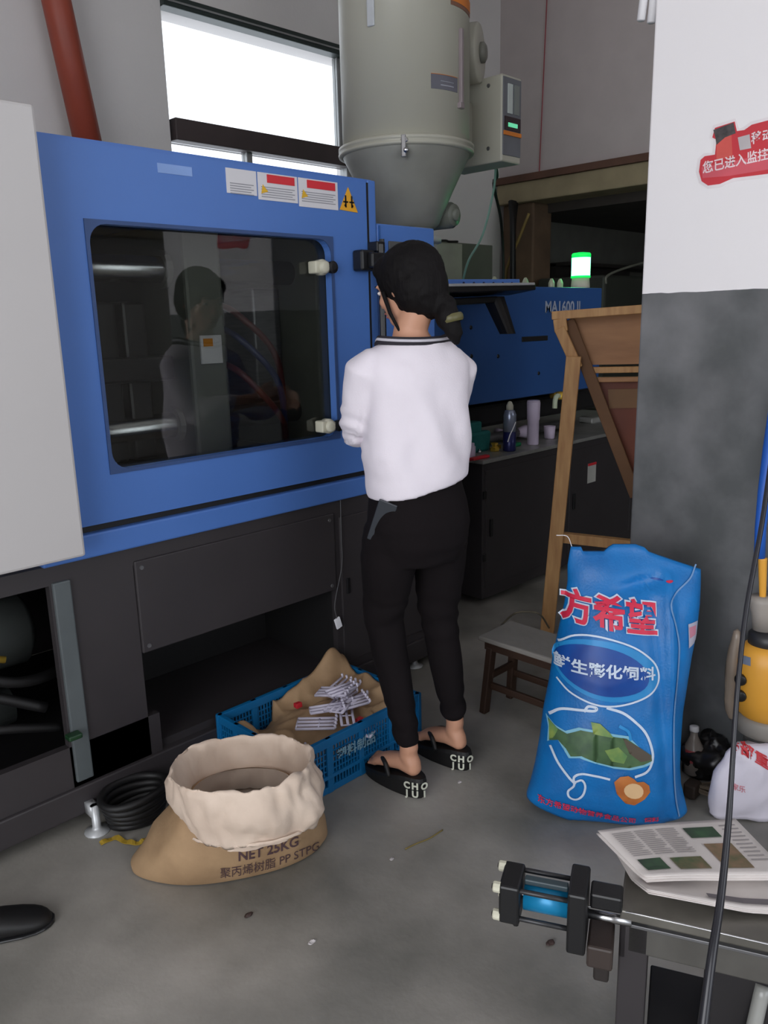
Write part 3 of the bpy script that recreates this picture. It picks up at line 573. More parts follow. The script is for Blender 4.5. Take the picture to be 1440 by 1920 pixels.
# legs and feet
for h, k, a in ((hL, kL, aL), (hR_, kR, aR)):
    limb(bm, [(h, .072, .075, Rv), (h.lerp(k, .5), .058, .06, Rv), (k, .045, .047, Rv)]); limb(bm, [(k, .045, .047, Rv), (k.lerp(a, .35), .043, .046, Rv), (k.lerp(a, .7), .032, .034, Rv), (a, .028, .031, Rv)])
for fb in (feetL, feetR):
    z = SOLE
    limb(bm, [(fb+Vector((0, .018, z+.03)), .027, .026, X_), (fb+Vector((0, .04, z+.06)), .028, .03, X_), (fb+Vector((0, .035, z+.09)), .028, .03, X_)], 16)
    limb(bm, [(fb+Vector((0, .01, z+.022)), .026, .024, X_), (fb+Vector((.0, .07, z+.028)), .028, .028, X_), (fb+Vector((0, .13, z+.012)), .036, .022, X_), (fb+Vector((0, .165, z+.0)), .038, .015, X_)], 16)
    for k in range(5):
        x = -.028+.0145*k; s = 1 if fb is feetL else -1; r = (.0085, .0075, .0075, .008, .0115)[k if s > 0 else 4-k]; ln = (.188, .196, .202, .206, .208)[k if s > 0 else 4-k]
        limb(bm, [(fb+Vector((x, .155, z-.004)), r, r, X_), (fb+Vector((x*1.05, ln, z-.012)), r*.9, r*.8, X_)], 8)
body = remesh(bm, .0058, 5)
# facial colour: lips / brows as separate small meshes below
bo = obj('body', body, sk, wo, True)
bm = bmesh.new(); sphere(bm, Hd(0, .0905, -.044), (.019, .005, .004), 12, HM); sphere(bm, Hd(0, .089, -.054), (.016, .005, .005), 12, HM); obj('lips', bm, mat('lips', (170, 88, 84), .4), bo, True)
for s in (-1, 1):
    bm = bmesh.new(); sphere(bm, Hd(s*.029, .079, .012), (.0125, .006, .006), 12, HM); obj('eye', bm, mat('eye white', (226, 222, 218), .2), bo, True)
    bm = bmesh.new(); sphere(bm, Hd(s*.029, .0835, .012), (.006, .003, .0055), 10, HM); obj('iris', bm, black, bo, True)
    bm = bmesh.new(); limb(bm, [(Hd(s*.016, .088, .030), .003, .002, hU), (Hd(s*.03, .089, .034), .003, .002, hU), (Hd(s*.044, .080, .031), .002, .002, hU)], 8); obj('eyebrow', bm, hairm, bo, True)
# hair: cap, nape, sideburn strand, low bun
bm = bmesh.new()
sphere(bm, Hd(0, -.020, .034), (.085, .104, .091), 28, HM); sphere(bm, Hd(0, -.040, -.004), (.083, .082, .092), 28, HM); sphere(bm, Hd(.01, -.045, -.045), (.070, .066, .058), 24, HM); sphere(bm, Hd(0, .04, .066), (.070, .048, .046), 20, HM)
for s in (-1, 1): sphere(bm, Hd(s*.062, -.012, .026), (.020, .050, .048), 16, HM)
bn = Hd(.015, -.115, -.075)
limb(bm, [(Hd(.01, -.08, -.06), .028, .028, Z_), (bn, .022, .022, Z_)], 14)
b_ = WP(838, 592, bn, (cos(HEAD), sin(HEAD), 0))
sphere(bm, b_, (.034, .034, .040), 16); limb(bm, [(bn, .024, .024, Z_), (b_, .03, .03, Z_), (b_+Vector((.012, -.02, -.05)), .024, .02, Z_), (b_+Vector((.016, -.022, -.075)), .012, .01, Z_)], 14)
hm = remesh(bm, .0055, 10); crumple(hm, .0014, 40, seed=2); obj('hair', hm, hairm, wo, True)
bm = bmesh.new(); limb(bm, [(Hd(-.070, .035, -.0), .007, .004, Z_), (Hd(-.066, .030, -.06), .006, .004, Z_), (Hd(-.058, .02, -.11), .004, .003, Z_), (Hd(-.05, .01, -.145), .002, .002, Z_)], 8); obj('hair_strand', bm, hairm, wo, True)
bm = bmesh.new(); lathe(bm, b_+Vector((.008, -.012, -.018)), [(.030, 0), (.034, .006), (.034, .016), (.030, .022)], 16, (-.1, .2, 1), cap=False); obj('hair_tie', bm, mat('olive hair tie', (96, 92, 56), .4), wo, True)
# jumper
bm = bmesh.new()
def slant(r): return .045*(r/.15)        # hem rides up on her right
hem = []
prof = [(.948, .153, .118), (.975, .158, .122), (1.03, .155, .122), (1.10, .152, .118), (1.18, .156, .115), (1.25, .166, .108), (1.295, .17, .098), (1.33, .150, .082), (1.348, .128, .073), (1.361, .108, .064), (1.365, .09, .05)]
rings = []
for i, (z, a, b) in enumerate(prof):
    e = ell(W(0, -.004 if z > 1.1 else -.012, z), a, b, Rv, Fv, 40, 2.3)
    if i < 3:
        wgt = (1, .7, .3)[i]; e = [p+Vector((0, 0, wgt*(.030*((p-WC).dot(Rv)/.15)))) for p in e]
    rings.append(e)
loft(bm, rings)
for sh, el, wr in ((shL, elL, wrL), (shR, elR, wrR)):
    limb(bm, [((sh+W(0, 0, 1.335))/2+Vector((0, 0, -.0)), .052, .046, Fv), (sh*.8+W(0, 0, 1.30)*.2+Vector((0, 0, .002)), .056, .056, Rv), (sh*.93+el*.07, .060, .060, Rv), (sh.lerp(el, .5)+Vector((0, 0, -.01)), .056, .056, Rv), (el, .05, .052, Rv), (el+Vector((0, 0, -.012)), .04, .042, Rv)], 20); limb(bm, [(el, .05, .05, Z_), (el.lerp(wr, .35), .047, .044, Z_), (el.lerp(wr, .7), .036, .033, Z_)], 18)
sw = remesh(bm, .0065, 6)
def fold(c):
    r = (c-WC).dot(Rv); f = (c-WC).dot(Fv); return r, f, c.z
sw.normal_update()
for v in sw.verts:
    r, f, z = fold(v.co)
    d = .0035*noise.noise(v.co*9)+.0012*noise.noise(v.co*25)
    if abs(r) < .17 and z < 1.28:
        dr = max(0, min(1, (1.26-z)/.2))*max(.15, min(1, (z-.97)/.08))
        d += dr*.0125*sin(46*(r*.9+.42*(z-1.0))+2*noise.noise(v.co*5))*(.4+.6*abs(noise.noise(v.co*4+Vector((4, 0, 0)))))
    e = min((v.co-elL).length, (v.co-elR).length)
    if e < .11: d += (1-e/.11)*.005*sin(z*150+r*60)
    v.co += v.normal*d*1.5
obj('jumper', sw, knit, wo, True)
# striped neckband following the boat neck
def band(z0, rr, mt, name, off):
    pts = []
    for k in range(41):
        a = 2*pi*k/40; r = (.112+off)*cos(a); f = .0+(.071+off)*sin(a); z = z0-.003+.003*cos(a)**2+(-.004 if sin(a) < 0 else -.02)*abs(sin(a))
        pts.append(W(r, f, z+.0))
    bm = bmesh.new(); R = tube(bm, pts, rr, 8, cap=False); return obj(name, bm, mt, wo, True)
band(1.364, .0056, mat('black band', (34, 30, 38), .8), 'neckband', .0); band(1.372, .0048, mat('white band', (200, 196, 204), .8), 'neckband', -.002); band(1.379, .0036, MATS['black band'], 'neckband', -.004)
# trousers
bm = bmesh.new()
loft(bm, [ell(W(0, -.004+o, z), a, b, Rv, Fv, 36, 2.3) for z, a, b, o in ((.72, .13, .10, -.004), (.78, .150, .118, -.008), (.84, .156, .125, -.010), (.90, .150, .118, -.006), (.965, .136, .105, 0), (.985, .13, .1, 0))])
for h, k, a, s in ((hL, kL, aL, -1), (hR_, kR, aR, 1)):
    h = h+Vector((0, 0, -.01))
    limb(bm, [(h, .084, .098, Rv), (h.lerp(k, .3), .083, .093, Rv), (h.lerp(k, .65), .073, .078, Rv), (k, .060, .064, Rv), (k.lerp(a, .3), .055, .060, Rv), (k.lerp(a, .65), .046, .050, Rv), (k.lerp(a, .88), .038, .043, Rv), (a+Vector((0, 0, .028)), .036, .040, Rv)], 24)
tr = remesh(bm, .0075, 4)
tr.normal_update()
for v in tr.verts:
    z = v.co.z; near = max(0, 1-abs(z-.52)/.12)+max(0, 1-abs(z-.20)/.12)+.4*max(0, 1-abs(z-.76)/.08)
    v.co += v.normal*(.004*noise.noise(v.co*8)+near*.004*sin(z*95+8*noise.noise(v.co*6)))
obj('trousers', tr, trou, wo, True)
bm = bmesh.new(); bar(bm, W(-.13, -.085, .925), W(-.148, -.03, .80), .055, .006, side=Rv+Fv*-.9, bev=.002); obj('hip_sheen', bm, mat('painted slate sheen', (52, 56, 62), .45), wo, label='slate strip painting the trouser sheen at the left hip')  # thin strip whose slate colour paints the sheen on the trousers
# platform flip flops
for fb, nm in ((feetL, 'left'), (feetR, 'right')):
    bm = bmesh.new(); out = []
    n = 30
    for k in range(n):
        a = 2*pi*k/n; x = .040*math.copysign(abs(cos(a))**.8, cos(a)); y = .097+.122*sin(a); x *= 1+.12*sin(a); out.append((x, y))
    hgt = lambda y: .068-.034*min(1, max(0, (y-.03)/.15))
    T = [bm.verts.new(fb+Vector((x, y, hgt(y)))) for x, y in out]; Mi = [bm.verts.new(fb+Vector((x*1.06, (y-.097)*1.03+.097, hgt(y)*.8))) for x, y in out]; B_ = [bm.verts.new(fb+Vector((x*.97, (y-.097)*.98+.097+.004, .001))) for x, y in out]
    for P_, Q_ in ((T, Mi), (Mi, B_)):
        for k in range(n): bm.faces.new((P_[k], P_[(k+1) % n], Q_[(k+1) % n], Q_[k]))
    bm.faces.new(T); bm.faces.new(B_[::-1])
    so = obj('platform_sole', bm, rubber, wo)
    bm = bmesh.new()
    for s in (-1, 1):
        pts = smooth_pts([fb+Vector((s*.040, .085, .048)), fb+Vector((s*.036, .105, .085)), fb+Vector((s*.018, .135, .083)), fb+Vector((-.012 if fb is feetR else .012, .165, .05)), fb+Vector((-.012 if fb is feetR else .012, .168, .036))], 6); tube(bm, pts, .0075, 8)
    obj('toe_strap', bm, rubber, wo, True)
    bm = bmesh.new(); tube(bm, smooth_pts([fb+Vector((-.04, .07, .055)), fb+Vector((-.035, .0, .078)), fb+Vector((0, -.018, .082)), fb+Vector((.035, .0, .078)), fb+Vector((.04, .07, .055))], 6), .0045, 8) if 0 else lathe(bm, fb+Vector((0, .02, .056)), [(.03, 0), (.032, .004), (.028, .006)], 16)
    obj('heel_pad', bm, rubber, wo, True)
    # block letters round the heel
    bm = bmesh.new()
    for row, (tx, z, sz) in enumerate((('CHO', .045, .030), ('JUI', .018, .030))):
        for k, ch in enumerate(tx):
            a = -pi/2 - .88; arc = 0; tgt = .001+.0275*k
            while arc < tgt:
                x0_, y0_ = .044*cos(a), .1265*sin(a); a += .02; arc += math.hypot(.044*cos(a)-x0_, .1265*sin(a)-y0_)
            x = .0425*cos(a); y = .097+.1245*sin(a)
            tn = Vector((-.0425*sin(a), .1245*cos(a), 0)).normalized(); c = fb+Vector((x, y, z))+Vector((tn.y, -tn.x, 0))*.0025
            g = text_bm(ch, sz, bold=.0012, extrude=.0006); place(g, c, tn, Z_); me = bpy.data.meshes.new('g'); g.to_mesh(me); g.free(); bm.from_mesh(me); bpy.data.meshes.remove(me)
    obj('heel_lettering', bm, mat('sole letters', (206, 208, 192), .6), so)
# ================================================================ BLUE FEED SACK
b0, b1 = G(995, 1490), G(1285, 1512); bd_ = (b1-b0).normalized(); hh = Vector((-bd_.y, bd_.x, 0))
if hh.dot(Vector((1, 1, 0))) < 0: hh = -hh
LEAN = .17; pn = hh - Z_*LEAN; pc0 = G(1140, 1546)+hh*.05
def SP(x, y): return WP(x, y, pc0, pn)
ROWS = [(1018, 1072, 1312), (1035, 1068, 1312), (1060, 1064, 1314), (1090, 1064, 1314), (1130, 1058, 1312), (1180, 1047, 1306), (1230, 1036, 1296), (1280, 1028, 1288), (1330, 1018, 1280), (1380, 1012, 1276), (1430, 1003, 1274), (1465, 994, 1276), (1490, 986, 1282), (1515, 1003, 1288), (1538, 1030, 1292)]
THK = [.010, .012, .022, .045, .075, .095, .105, .108, .11, .115, .118, .11, .095, .07, .03]
def row(y):
    ys = [r[0] for r in ROWS]; y = max(ys[0], min(ys[-1], y))
    return (np.interp(y, ys, [r[1] for r in ROWS]), np.interp(y, ys, [r[2] for r in ROWS]), np.interp(y, ys, THK))
fn = (-hh+Vector((0, 0, .1))).normalized()
def creases(x, y):
    p = Vector((x*.012, y*.012, 3)); n = noise.noise(p); v = .014*noise.noise(p*.7)+.007*(1-2*abs(n))*(.6+.4*noise.noise(p*.4))
    v += -.030*math.exp(-((x-1195)/45)**2-((y-1092+(x-1195)*.25)/14)**2)   # tuck under the folded mouth
    v += .012*math.exp(-((x-1130)/60)**2-((y-1060)/20)**2)
    v += -.010*math.exp(-((x-(1215+.08*(y-1100)))/14)**2)*(1 if y > 1110 else 0)
    v += .014*math.exp(-((x-(1252+.02*(y-1300)))/9)**2)*(1 if 1070 < y < 1520 else 0)
    return v
def front_pt(x, y, lift=0.):
    L_, R_, t = row(y); u = (x-L_)/(R_-L_)*2-1; u = max(-1, min(1, u))
    z = t*max(0, 1-abs(u)**2.6)**.5 + creases(x, y)*max(0, 1-abs(u)**6)
    top = 0
    if y < 1060: top = 0
    return SP(x, y)+fn*(z+lift)
def top_y(u): return 1018+ (7+26*abs(u-.5)**1.2*0) + (0 if u < .5 else 42*((u-.5)/.5)) - (0 if not .3 < u < .6 else 5) + (8*(abs(u-.18) < .1))
SX = 44; SYN = 70
bm = bmesh.new(); grid = []
for j in range(SYN+1):
    rw = []
    for i in range(SX+1):
        u = i/SX; s = -cos(pi*u); uu = (s+1)/2; y0 = top_y(uu); y = y0+(1540+ (4 if uu < .3 else 0)-y0)*j/SYN
        y = y - (1-j/SYN)*0; yb = 1492+46*min(1, uu*3.2)-26*max(0, uu-.75)*4*.8; y = y0+(yb-y0)*j/SYN
        L_, R_, t = row(y); rw.append(bm.verts.new(front_pt(L_+(R_-L_)*uu, y)))
    grid.append(rw)
back = []
for j in range(SYN+1):
    rw = []
    for i in range(SX+1):
        s = -cos(pi*i/SX); v = grid[j][i].co; tt = .075*max(0, 1-abs(s)**2.4)**.5*min(1, j/12)
        y = 1018+j*7; c = creases(1100+i*3, y)
        p = SP(1100, 1300); base = v-fn*((v-pc0).dot(pn)/fn.dot(pn))      # drop to the mid plane
        rw.append(bm.verts.new(base-fn*(tt+.004)) if 0 < i < SX else grid[j][i])
    back.append(rw)
for A_, s in ((grid, 1), (back, -1)):
    for j in range(SYN):
        for i in range(SX):
            f = (A_[j][i], A_[j][i+1], A_[j+1][i+1], A_[j+1][i]); f = tuple(dict.fromkeys(f)); bm.faces.new(f if s > 0 else f[::-1])
for j in (0, SYN):
    for i in range(SX):
        f = tuple(dict.fromkeys((grid[j][i], grid[j][i+1], back[j][i+1], back[j][i])))
        if len(f) > 2: bm.faces.new(f)
zmin = min(v.co.z for v in bm.verts)
for v in bm.verts: 
    if v.co.z < .004: v.co.z = .004
fs = thing('feed_sack', 'tall bright blue woven feed sack with a fish picture leaning on the dark pillar', 'sack', ((b0+b1)/2+hh*.02))
sblue = mat('blue sack weave', (10, 124, 200), .42, rgb2=(10, 98, 168), scale=7, bump=.12, bscale=160, spec=.5)
obj('sack_body', bm, sblue, fs, True)
def prt(polys, lift, mt, name, sub=None):
    """print: closed pixel polygons laid on the sack front"""
    bm = bmesh.new()
    for pl in polys:
        vs = [bm.verts.new((x, -y, 0)) for x, y in pl]; bm.faces.new(vs)
    bmesh.ops.triangulate(bm, faces=bm.faces[:])
    lo = [min(v.co[a] for v in bm.verts) for a in (0, 1)]; hi = [max(v.co[a] for v in bm.verts) for a in (0, 1)]
    for ax in (0, 1):
        k = math.floor(lo[ax]/6)*6
        while k < hi[ax]:
            co = Vector((0, 0, 0)); co[ax] = k; no = Vector((0, 0, 0)); no[ax] = 1
            bmesh.ops.bisect_plane(bm, geom=bm.verts[:]+bm.edges[:]+bm.faces[:], plane_co=co, plane_no=no); k += 6
    for v in bm.verts: v.co = front_pt(v.co.x, -v.co.y, lift)
    o = obj(name, bm, mt, fs, True); return o
def stroke(pts, wd, n=6):
    P = smooth_pts([(x, y, 0) for x, y in pts], n); A_, B_ = [], []; N_ = len(P); out = []
    for i, p in enumerate(P):
        t = (P[min(i+1, N_-1)]-P[max(i-1, 0)]).normalized(); q = Vector((-t.y, t.x, 0)); k = wd*(.5 if callable(wd) else .5)
        A_.append(p+q*k); B_.append(p-q*k)
    for i in range(N_-1): out.append([(A_[i].x, A_[i].y), (A_[i+1].x, A_[i+1].y), (B_[i+1].x, B_[i+1].y), (B_[i].x, B_[i].y)])
    return out
def txt(s, x, y, hgt, slope, mt, name, lift, bold=.0, spread=1., shear=0.):
    bm = text_bm(s, hgt, bold=bold, sub=3.1)
    bmesh.ops.triangulate(bm, faces=bm.faces[:])
    for v in bm.verts:
        px = x+v.co.x*spread; py = y-v.co.y+slope*v.co.x*spread; px += shear*v.co.y; v.co = front_pt(px, py, lift)
    return obj(name, bm, mt, fs)
pw = mat('white sack print', (206, 220, 238), .5); pr = mat('red sack print', (214, 44, 76), .5, var=.08); pnv = mat('navy sack print', (16, 58, 138), .45, rgb2=(14, 84, 170), scale=9); plb = mat('light blue print', (38, 140, 206), .45)
def oval(cx, cy, a, b, rot, n=36): return [(cx+a*cos(2*pi*k/n)*cos(rot)-b*sin(2*pi*k/n)*sin(rot), cy+a*cos(2*pi*k/n)*sin(rot)+b*sin(2*pi*k/n)*cos(rot)) for k in range(n)]
txt('方希望', 1137, 1140, 60, .13, pw, 'title_outline', .0055, bold=3.8, spread=.98); txt('方希望', 1137, 1140, 60, .13, pr, 'red_title', .0095, bold=1.6, spread=.98)
prt([oval(1131, 1236, 98, 52, .20)], .0015, plb, 'oval_glow'); prt([oval(1123, 1236, 86, 42, .22)], .0025, pnv, 'navy_oval')
prt(stroke([(1045, 1196), (1075, 1178), (1120, 1176), (1180, 1194), (1216, 1222), (1226, 1252), (1212, 1276), (1170, 1294), (1120, 1296), (1070, 1280), (1042, 1258)], 3.2), .003, pw, 'oval_outline')
txt('鲜生膨化饲料', 1128, 1236, 25, .085, pw, 'white_line', .005, bold=.7, spread=1.22)
for st_ in (stroke([(1028, 1325), (1050, 1310), (1085, 1306), (1108, 1305), (1112, 1300), (1098, 1298), (1090, 1308)], 4.5), stroke([(1130, 1299), (1165, 1312), (1198, 1342), (1212, 1378), (1210, 1400), (1200, 1414), (1180, 1421)], 4.5), stroke([(1030, 1378), (1044, 1404), (1062, 1425), (1075, 1436)], 4.5)
    , stroke([(1136, 1426), (1110, 1420), (1086, 1416), (1072, 1424), (1072, 1440), (1062, 1452), (1064, 1464), (1076, 1468), (1088, 1458), (1092, 1440), (1086, 1428), (1074, 1432)], 4)): prt(st_, .003, pw, 'swirl_line')
fo = [(1026, 1332), (1042, 1344), (1060, 1350), (1084, 1340), (1110, 1342), (1140, 1348), (1165, 1352), (1190, 1370), (1210, 1384), (1211, 1394), (1195, 1400), (1170, 1404), (1140, 1402), (1110, 1394), (1085, 1384), (1066, 1388), (1058, 1376), (1044, 1364), (1028, 1370), (1030, 1352)]
cxx = sum(p[0] for p in fo)/len(fo); cyy = sum(p[1] for p in fo)/len(fo)
def mix(*cs): return cs
prt([[(x+(4 if x > cxx else -4)*.8, y+(4 if y > cyy else -4)) for x, y in fo]], .0025, mat('pale halo', (130, 190, 214), .5), 'fish_halo')
prt([fo], .0035, mat('fish green', (84, 116, 74), .5, rgb2=(54, 82, 58), scale=22), 'printed_fish')
for fp_ in ([(1106, 1344), (1102, 1324), (1118, 1326), (1134, 1340), (1142, 1350)], [(1028, 1334), (1044, 1346), (1036, 1362), (1028, 1368)], [(1126, 1372), (1150, 1366), (1166, 1382), (1160, 1396), (1138, 1392)]): prt([fp_], .0045, mat('fish fin', (150, 168, 84), .5, rgb2=(96, 140, 84), scale=25), 'printed_fin')
prt([[(1158, 1350), (1190, 1370), (1209, 1384), (1209, 1392), (1190, 1394), (1170, 1378)]], .0045, mat('fish head brown', (88, 78, 66), .5), 'printed_head')
prt(stroke([(1152, 1330), (1168, 1340), (1173, 1356)], 5), .003, plb, 'water_swirl')
hrt = [(1143, 1430), (1154, 1420), (1168, 1418), (1178, 1424), (1184, 1430), (1196, 1430), (1206, 1438), (1208, 1450), (1198, 1462), (1180, 1474), (1164, 1470), (1148, 1452)]
prt([hrt], .0035, mat('pellet orange', (204, 124, 58), .5, rgb2=(176, 98, 44), scale=18), 'printed_pellet'); prt([oval(1178, 1446, 18, 14, .3, 16)], .0045, mat('pellet light', (228, 188, 140), .5), 'pellet_highlight')
txt('东方希望动物营养食品公司', 1096, 1495, 16, .20, pr, 'red_footer', .0045, bold=.25, spread=.93); txt('饲料', 1214, 1512, 14, .04, pr, 'red_footer', .0045, bold=.25)
prt([[(1283, 1160), (1304, 1158), (1302, 1196), (1284, 1204)]], .003, mat('side panel print', (176, 178, 196), .5), 'side_panel'); prt([[(1285, 1166), (1300, 1165), (1299, 1182), (1286, 1186)]], .004, mat('pink side print', (196, 130, 150), .5), 'side_panel_mark')
prt(stroke([(1303, 1056), (1290, 1080), (1262, 1102), (1249, 1122), (1258, 1160), (1264, 1200), (1260, 1260), (1254, 1320), (1254, 1400), (1258, 1470), (1268, 1515)], 3.), .004, mat('seam thread', (110, 150, 196), .6), 'side_seam')
prt([oval(1228, 1081, 12, 2, .1, 10)], .003, pnv, 'small_print'); prt([oval(1250, 1083, 7, 2.4, 0, 10)], .003, pr, 'small_print_red')
bm = bmesh.new(); a = front_pt(1072, 1024); tube(bm, smooth_pts([a, a+Vector((-.01, .01, .03)), a+Vector((-.035, .03, .035))]), .0012, 5); obj('loose_thread', bm, white, fs)
# ================================================================ OPEN KRAFT SACK WITH ROLLED CUFF
KC = Vector((1.075, 1.69, 0)); ka = Vector((.87, -.5, 0)).normalized(); kb = Vector((.5, .87, 0)).normalized()
ks = thing('kraft_sack', 'open brown kraft sack with its pale lining rolled down as a wide cuff', 'sack', KC)
RC = Vector((1.060, 1.612, 0)); la = Vector((.75, -.66, 0)).normalized(); lb_ = Vector((.66, .75, 0)).normalized()
NK = 84
def kring(c, a, b, z, p=2.2, amp=0., sd=0, tip=0., ax=ka, ay=kb, drop=0.):
    out = []
    for k in range(NK):
        t = 2*pi*k/NK; ct, st = cos(t), sin(t); x = a*math.copysign(abs(ct)**(2/p), ct); y = b*math.copysign(abs(st)**(2/p), st)
        if tip: x *= 1+tip*max(0, -ct)**8
        n = amp*(noise.noise(Vector((ct*2.2, st*2.2, z*9+sd)))+.6*(1-2*abs(noise.noise(Vector((ct*3+4, st*3, z*13+sd))))))
        out.append(Vector(c)+ax*(x+n*ct)+ay*(y+n*st)+Vector((0, 0, z+amp*.6*noise.noise(Vector((ct*3, st*3, sd+7)))+drop*(-st))))
    return out
bm = bmesh.new(); m_ = lambda t: KC.lerp(RC, t)
R = [kring(KC, .245, .135, .004, 2.3, 0, tip=.14), kring(KC, .255, .145, .02, 2.3, .003, tip=.10), kring(m_(.1), .245, .155, .06, 2.3, .006, tip=.0), kring(m_(.3), .225, .160, .11, 2.2, .008), kring(m_(.6), .190, .150, .16, 2.2, .006), kring(m_(.9), .166, .136, .20, 2.1, .004, ax=la, ay=lb_), kring(RC, .135, .108, .225, 2.1, .0, ax=la, ay=lb_)]
loft(bm, R, cap=False); bm.faces.new([bm.verts.new(v) for v in R[0]][::-1])
kr = mat('kraft paper', (182, 150, 114), .75, rgb2=(154, 124, 92), scale=8, bump=.3, bscale=22); lining = mat('pale paper lining', (228, 208, 190), .7, rgb2=(204, 182, 164), scale=6, bump=.35, bscale=18)
kbody = obj('sack_body', bm, kr, ks, True)
sd = .5
C_ = [(RC, .150, .122, .13, .004, 0), (RC, .156, .128, .20, .007, .0), (RC, .163, .134, .26, .008, .006), (RC, .171, .140, .300, .009, .010), (RC, .180, .147, .312, .010, .012), (RC, .188, .154, .300, .011, .012), (RC+la*.004, .192, .158, .27, .012, .012), (RC+la*.012, .196, .162, .235, .014, .010), (RC+la*.018, .195, .162, .20, .014, .008), (RC+la*.018, .188, .158, .175, .012, .006), (RC+la*.018, .182, .154, .158, .010, .0), (RC+la*.018, .176, .148, .165, .008, .0)]
bm = bmesh.new(); V = loft(bm, [kring(c, a, b, z, 2.15, amp*.7, sd+1.5*(i > 4), ax=la, ay=lb_, drop=dp*.5) for i, (c, a, b, z, amp, dp) in enumerate(C_)], cap=False)
bmesh.ops.subdivide_edges(bm, edges=bm.edges[:], cuts=1, use_grid_fill=True); crumple(bm, .0085, 10, seed=3, f=lambda c: 1 if c.z < .29 else .6); crumple(bm, .0042, 24, seed=8)
obj('rolled_cuff', bm, lining, ks, True, label='pale crumpled paper cuff')
bm = bmesh.new(); loft(bm, [kring(RC, .152, .124, .15, 2.1, .004, ax=la, ay=lb_), kring(RC, .10, .08, .165, 2.1, .006, ax=la, ay=lb_), kring(RC, .02, .02, .15, 2, 0, ax=la, ay=lb_)]); crumple(bm, .005, 25); obj('sack_filling', bm, mat('lining shadow grey', (150, 136, 124), .8), ks, True)  # lining tone darkened in the colour for the shade inside the mouth
# printed lines on the kraft side
from mathutils.bvhtree import BVHTree
def project(bm, px, py, sz, body, lift=.002, slope=0., bend=0., mt=None, name='print', par=None):
    """lay lettering on a body along the sight line, then lift it off the surface"""
    me = body.data; o0 = org(body); T = BVHTree.FromPolygons([v.co+o0 for v in me.vertices], [p.vertices[:] for p in me.polygons]); gone = []
    for v in bm.verts:
        x = px+v.co.x*sz; y = py-v.co.y*sz+slope*v.co.x*sz+bend*(v.co.x*sz)**2; h = T.ray_cast(CAM, ray(x, y).normalized())
        if h[0]: v.co = h[0]+(h[1] if h[1].dot(fw) < 0 else -h[1])*lift
        else: gone.append(v)
    bmesh.ops.delete(bm, geom=gone, context='VERTS')
    return obj(name, bm, mt, par)
ink = mat('faded purple ink', (84, 62, 66), .7)
project(text_bm('NET 25KG', 1, bold=.02, sub=.2, align='LEFT'), 446, 1606, 25, kbody, slope=-.16, bend=-.0009, mt=ink, name='net_weight', par=kbody)
project(text_bm('聚丙烯树脂 PP STPG', 1, bold=.0, sub=.2, align='LEFT'), 412, 1638, 21, kbody, slope=-.10, bend=-.0010, mt=ink, name='product_line', par=kbody)
project(text_bm('公司', 1, bold=.02, sub=.2, align='LEFT'), 360, 1548, 16, kbody, slope=.4, mt=ink, name='product_line', par=kbody)
# ================================================================ BLUE CRATE, LINER SACK AND WHITE MOULDINGS
CXa, CXb, CYa, CYb, CZ = 1.30, 1.845, 1.705, 2.085, .185
crb = mat('blue crate plastic', (12, 104, 160), .4, var=.06)
cr = thing('plastic_crate', 'long blue slatted plastic crate on the floor between the sack and the woman', 'crate', ((CXa+CXb)/2, (CYa+CYb)/2, 0))
obj('crate_floor', box((CXa+.015, CYa+.015, .004), (CXb-.015, CYb-.015, .014)), crb, cr)
def cwall(p, q, nrm):
    p, q, nrm = Vector(p), Vector(q), Vector(nrm); L_ = (q-p).length; d = (q-p)/L_; bm = bmesh.new()
    for z, hh_ in ((CZ-.014, .028), (.055, .012), (.012, .022)): bar(bm, p+Z_*z, q+Z_*z, hh_, .016 if z > .05 else .012, side=Z_, bev=.002)
    n = int(L_/.0125)
    for k in range(n+1):
        c = p+d*(L_*k/n); bar(bm, c+Z_*.01, c+Z_*(CZ-.02), .0045, .006, side=d)
    for k in range(5): bar(bm, p+Z_*(.075+.02*k), q+Z_*(.075+.02*k), .004, .005, side=Z_)
    for k in range(0, 5): c = p+d*(L_*k/4); bar(bm, c+Z_*.0, c+Z_*CZ, .022, .014, side=d, bev=.002)
    return obj('crate_wall', bm, crb, cr)
w1 = cwall((CXa, CYa, 0), (CXb, CYa, 0), (0, -1, 0)); cwall((CXa, CYb, 0), (CXb, CYb, 0), (0, 1, 0)); cwall((CXa, CYa, 0), (CXa, CYb, 0), (-1, 0, 0)); cwall((CXb, CYa, 0), (CXb, CYb, 0), (1, 0, 0))
t = text_bm('塑料制品', .042, bold=.001, align='LEFT'); place(t, (1.46, CYa-.0125, .115), X_, Z_, .001); obj('crate_lettering', t, mat('pale crate print', (120, 160, 180), .6), w1)
bm = bmesh.new(); nx, ny = 60, 44; gr = []
for j in range(ny+1):
    rw = []
    for i in range(nx+1):
        u, v = i/nx, j/ny; x = CXa+.016+(CXb-CXa-.032)*u; y = CYa+.016+(CYb-CYa-.032)*v
        e = min(u, 1-u, v*.8, (1-v)*.8); z = .085+.06*math.exp(-((u-.62)/.3)**2-((v-.55)/.4)**2)+.03*noise.noise(Vector((x*7, y*7, 1)))+.018*(1-2*abs(noise.noise(Vector((x*14, y*14, 5)))))
        z += .09*math.exp(-((u-.02)/.09)**2-((v-.80)/.16)**2)+.09*math.exp(-((u-.86)/.08)**2-((v-.95)/.10)**2)+.075*math.exp(-((v-1)/.12)**2)*(u > .35)+.07*math.exp(-((u-1)/.12)**2)
        rw.append(bm.verts.new((x, y, max(z, .03))))
    gr.append(rw)
for j in range(ny):
    for i in range(nx): bm.faces.new((gr[j][i], gr[j][i+1], gr[j+1][i+1], gr[j+1][i]))
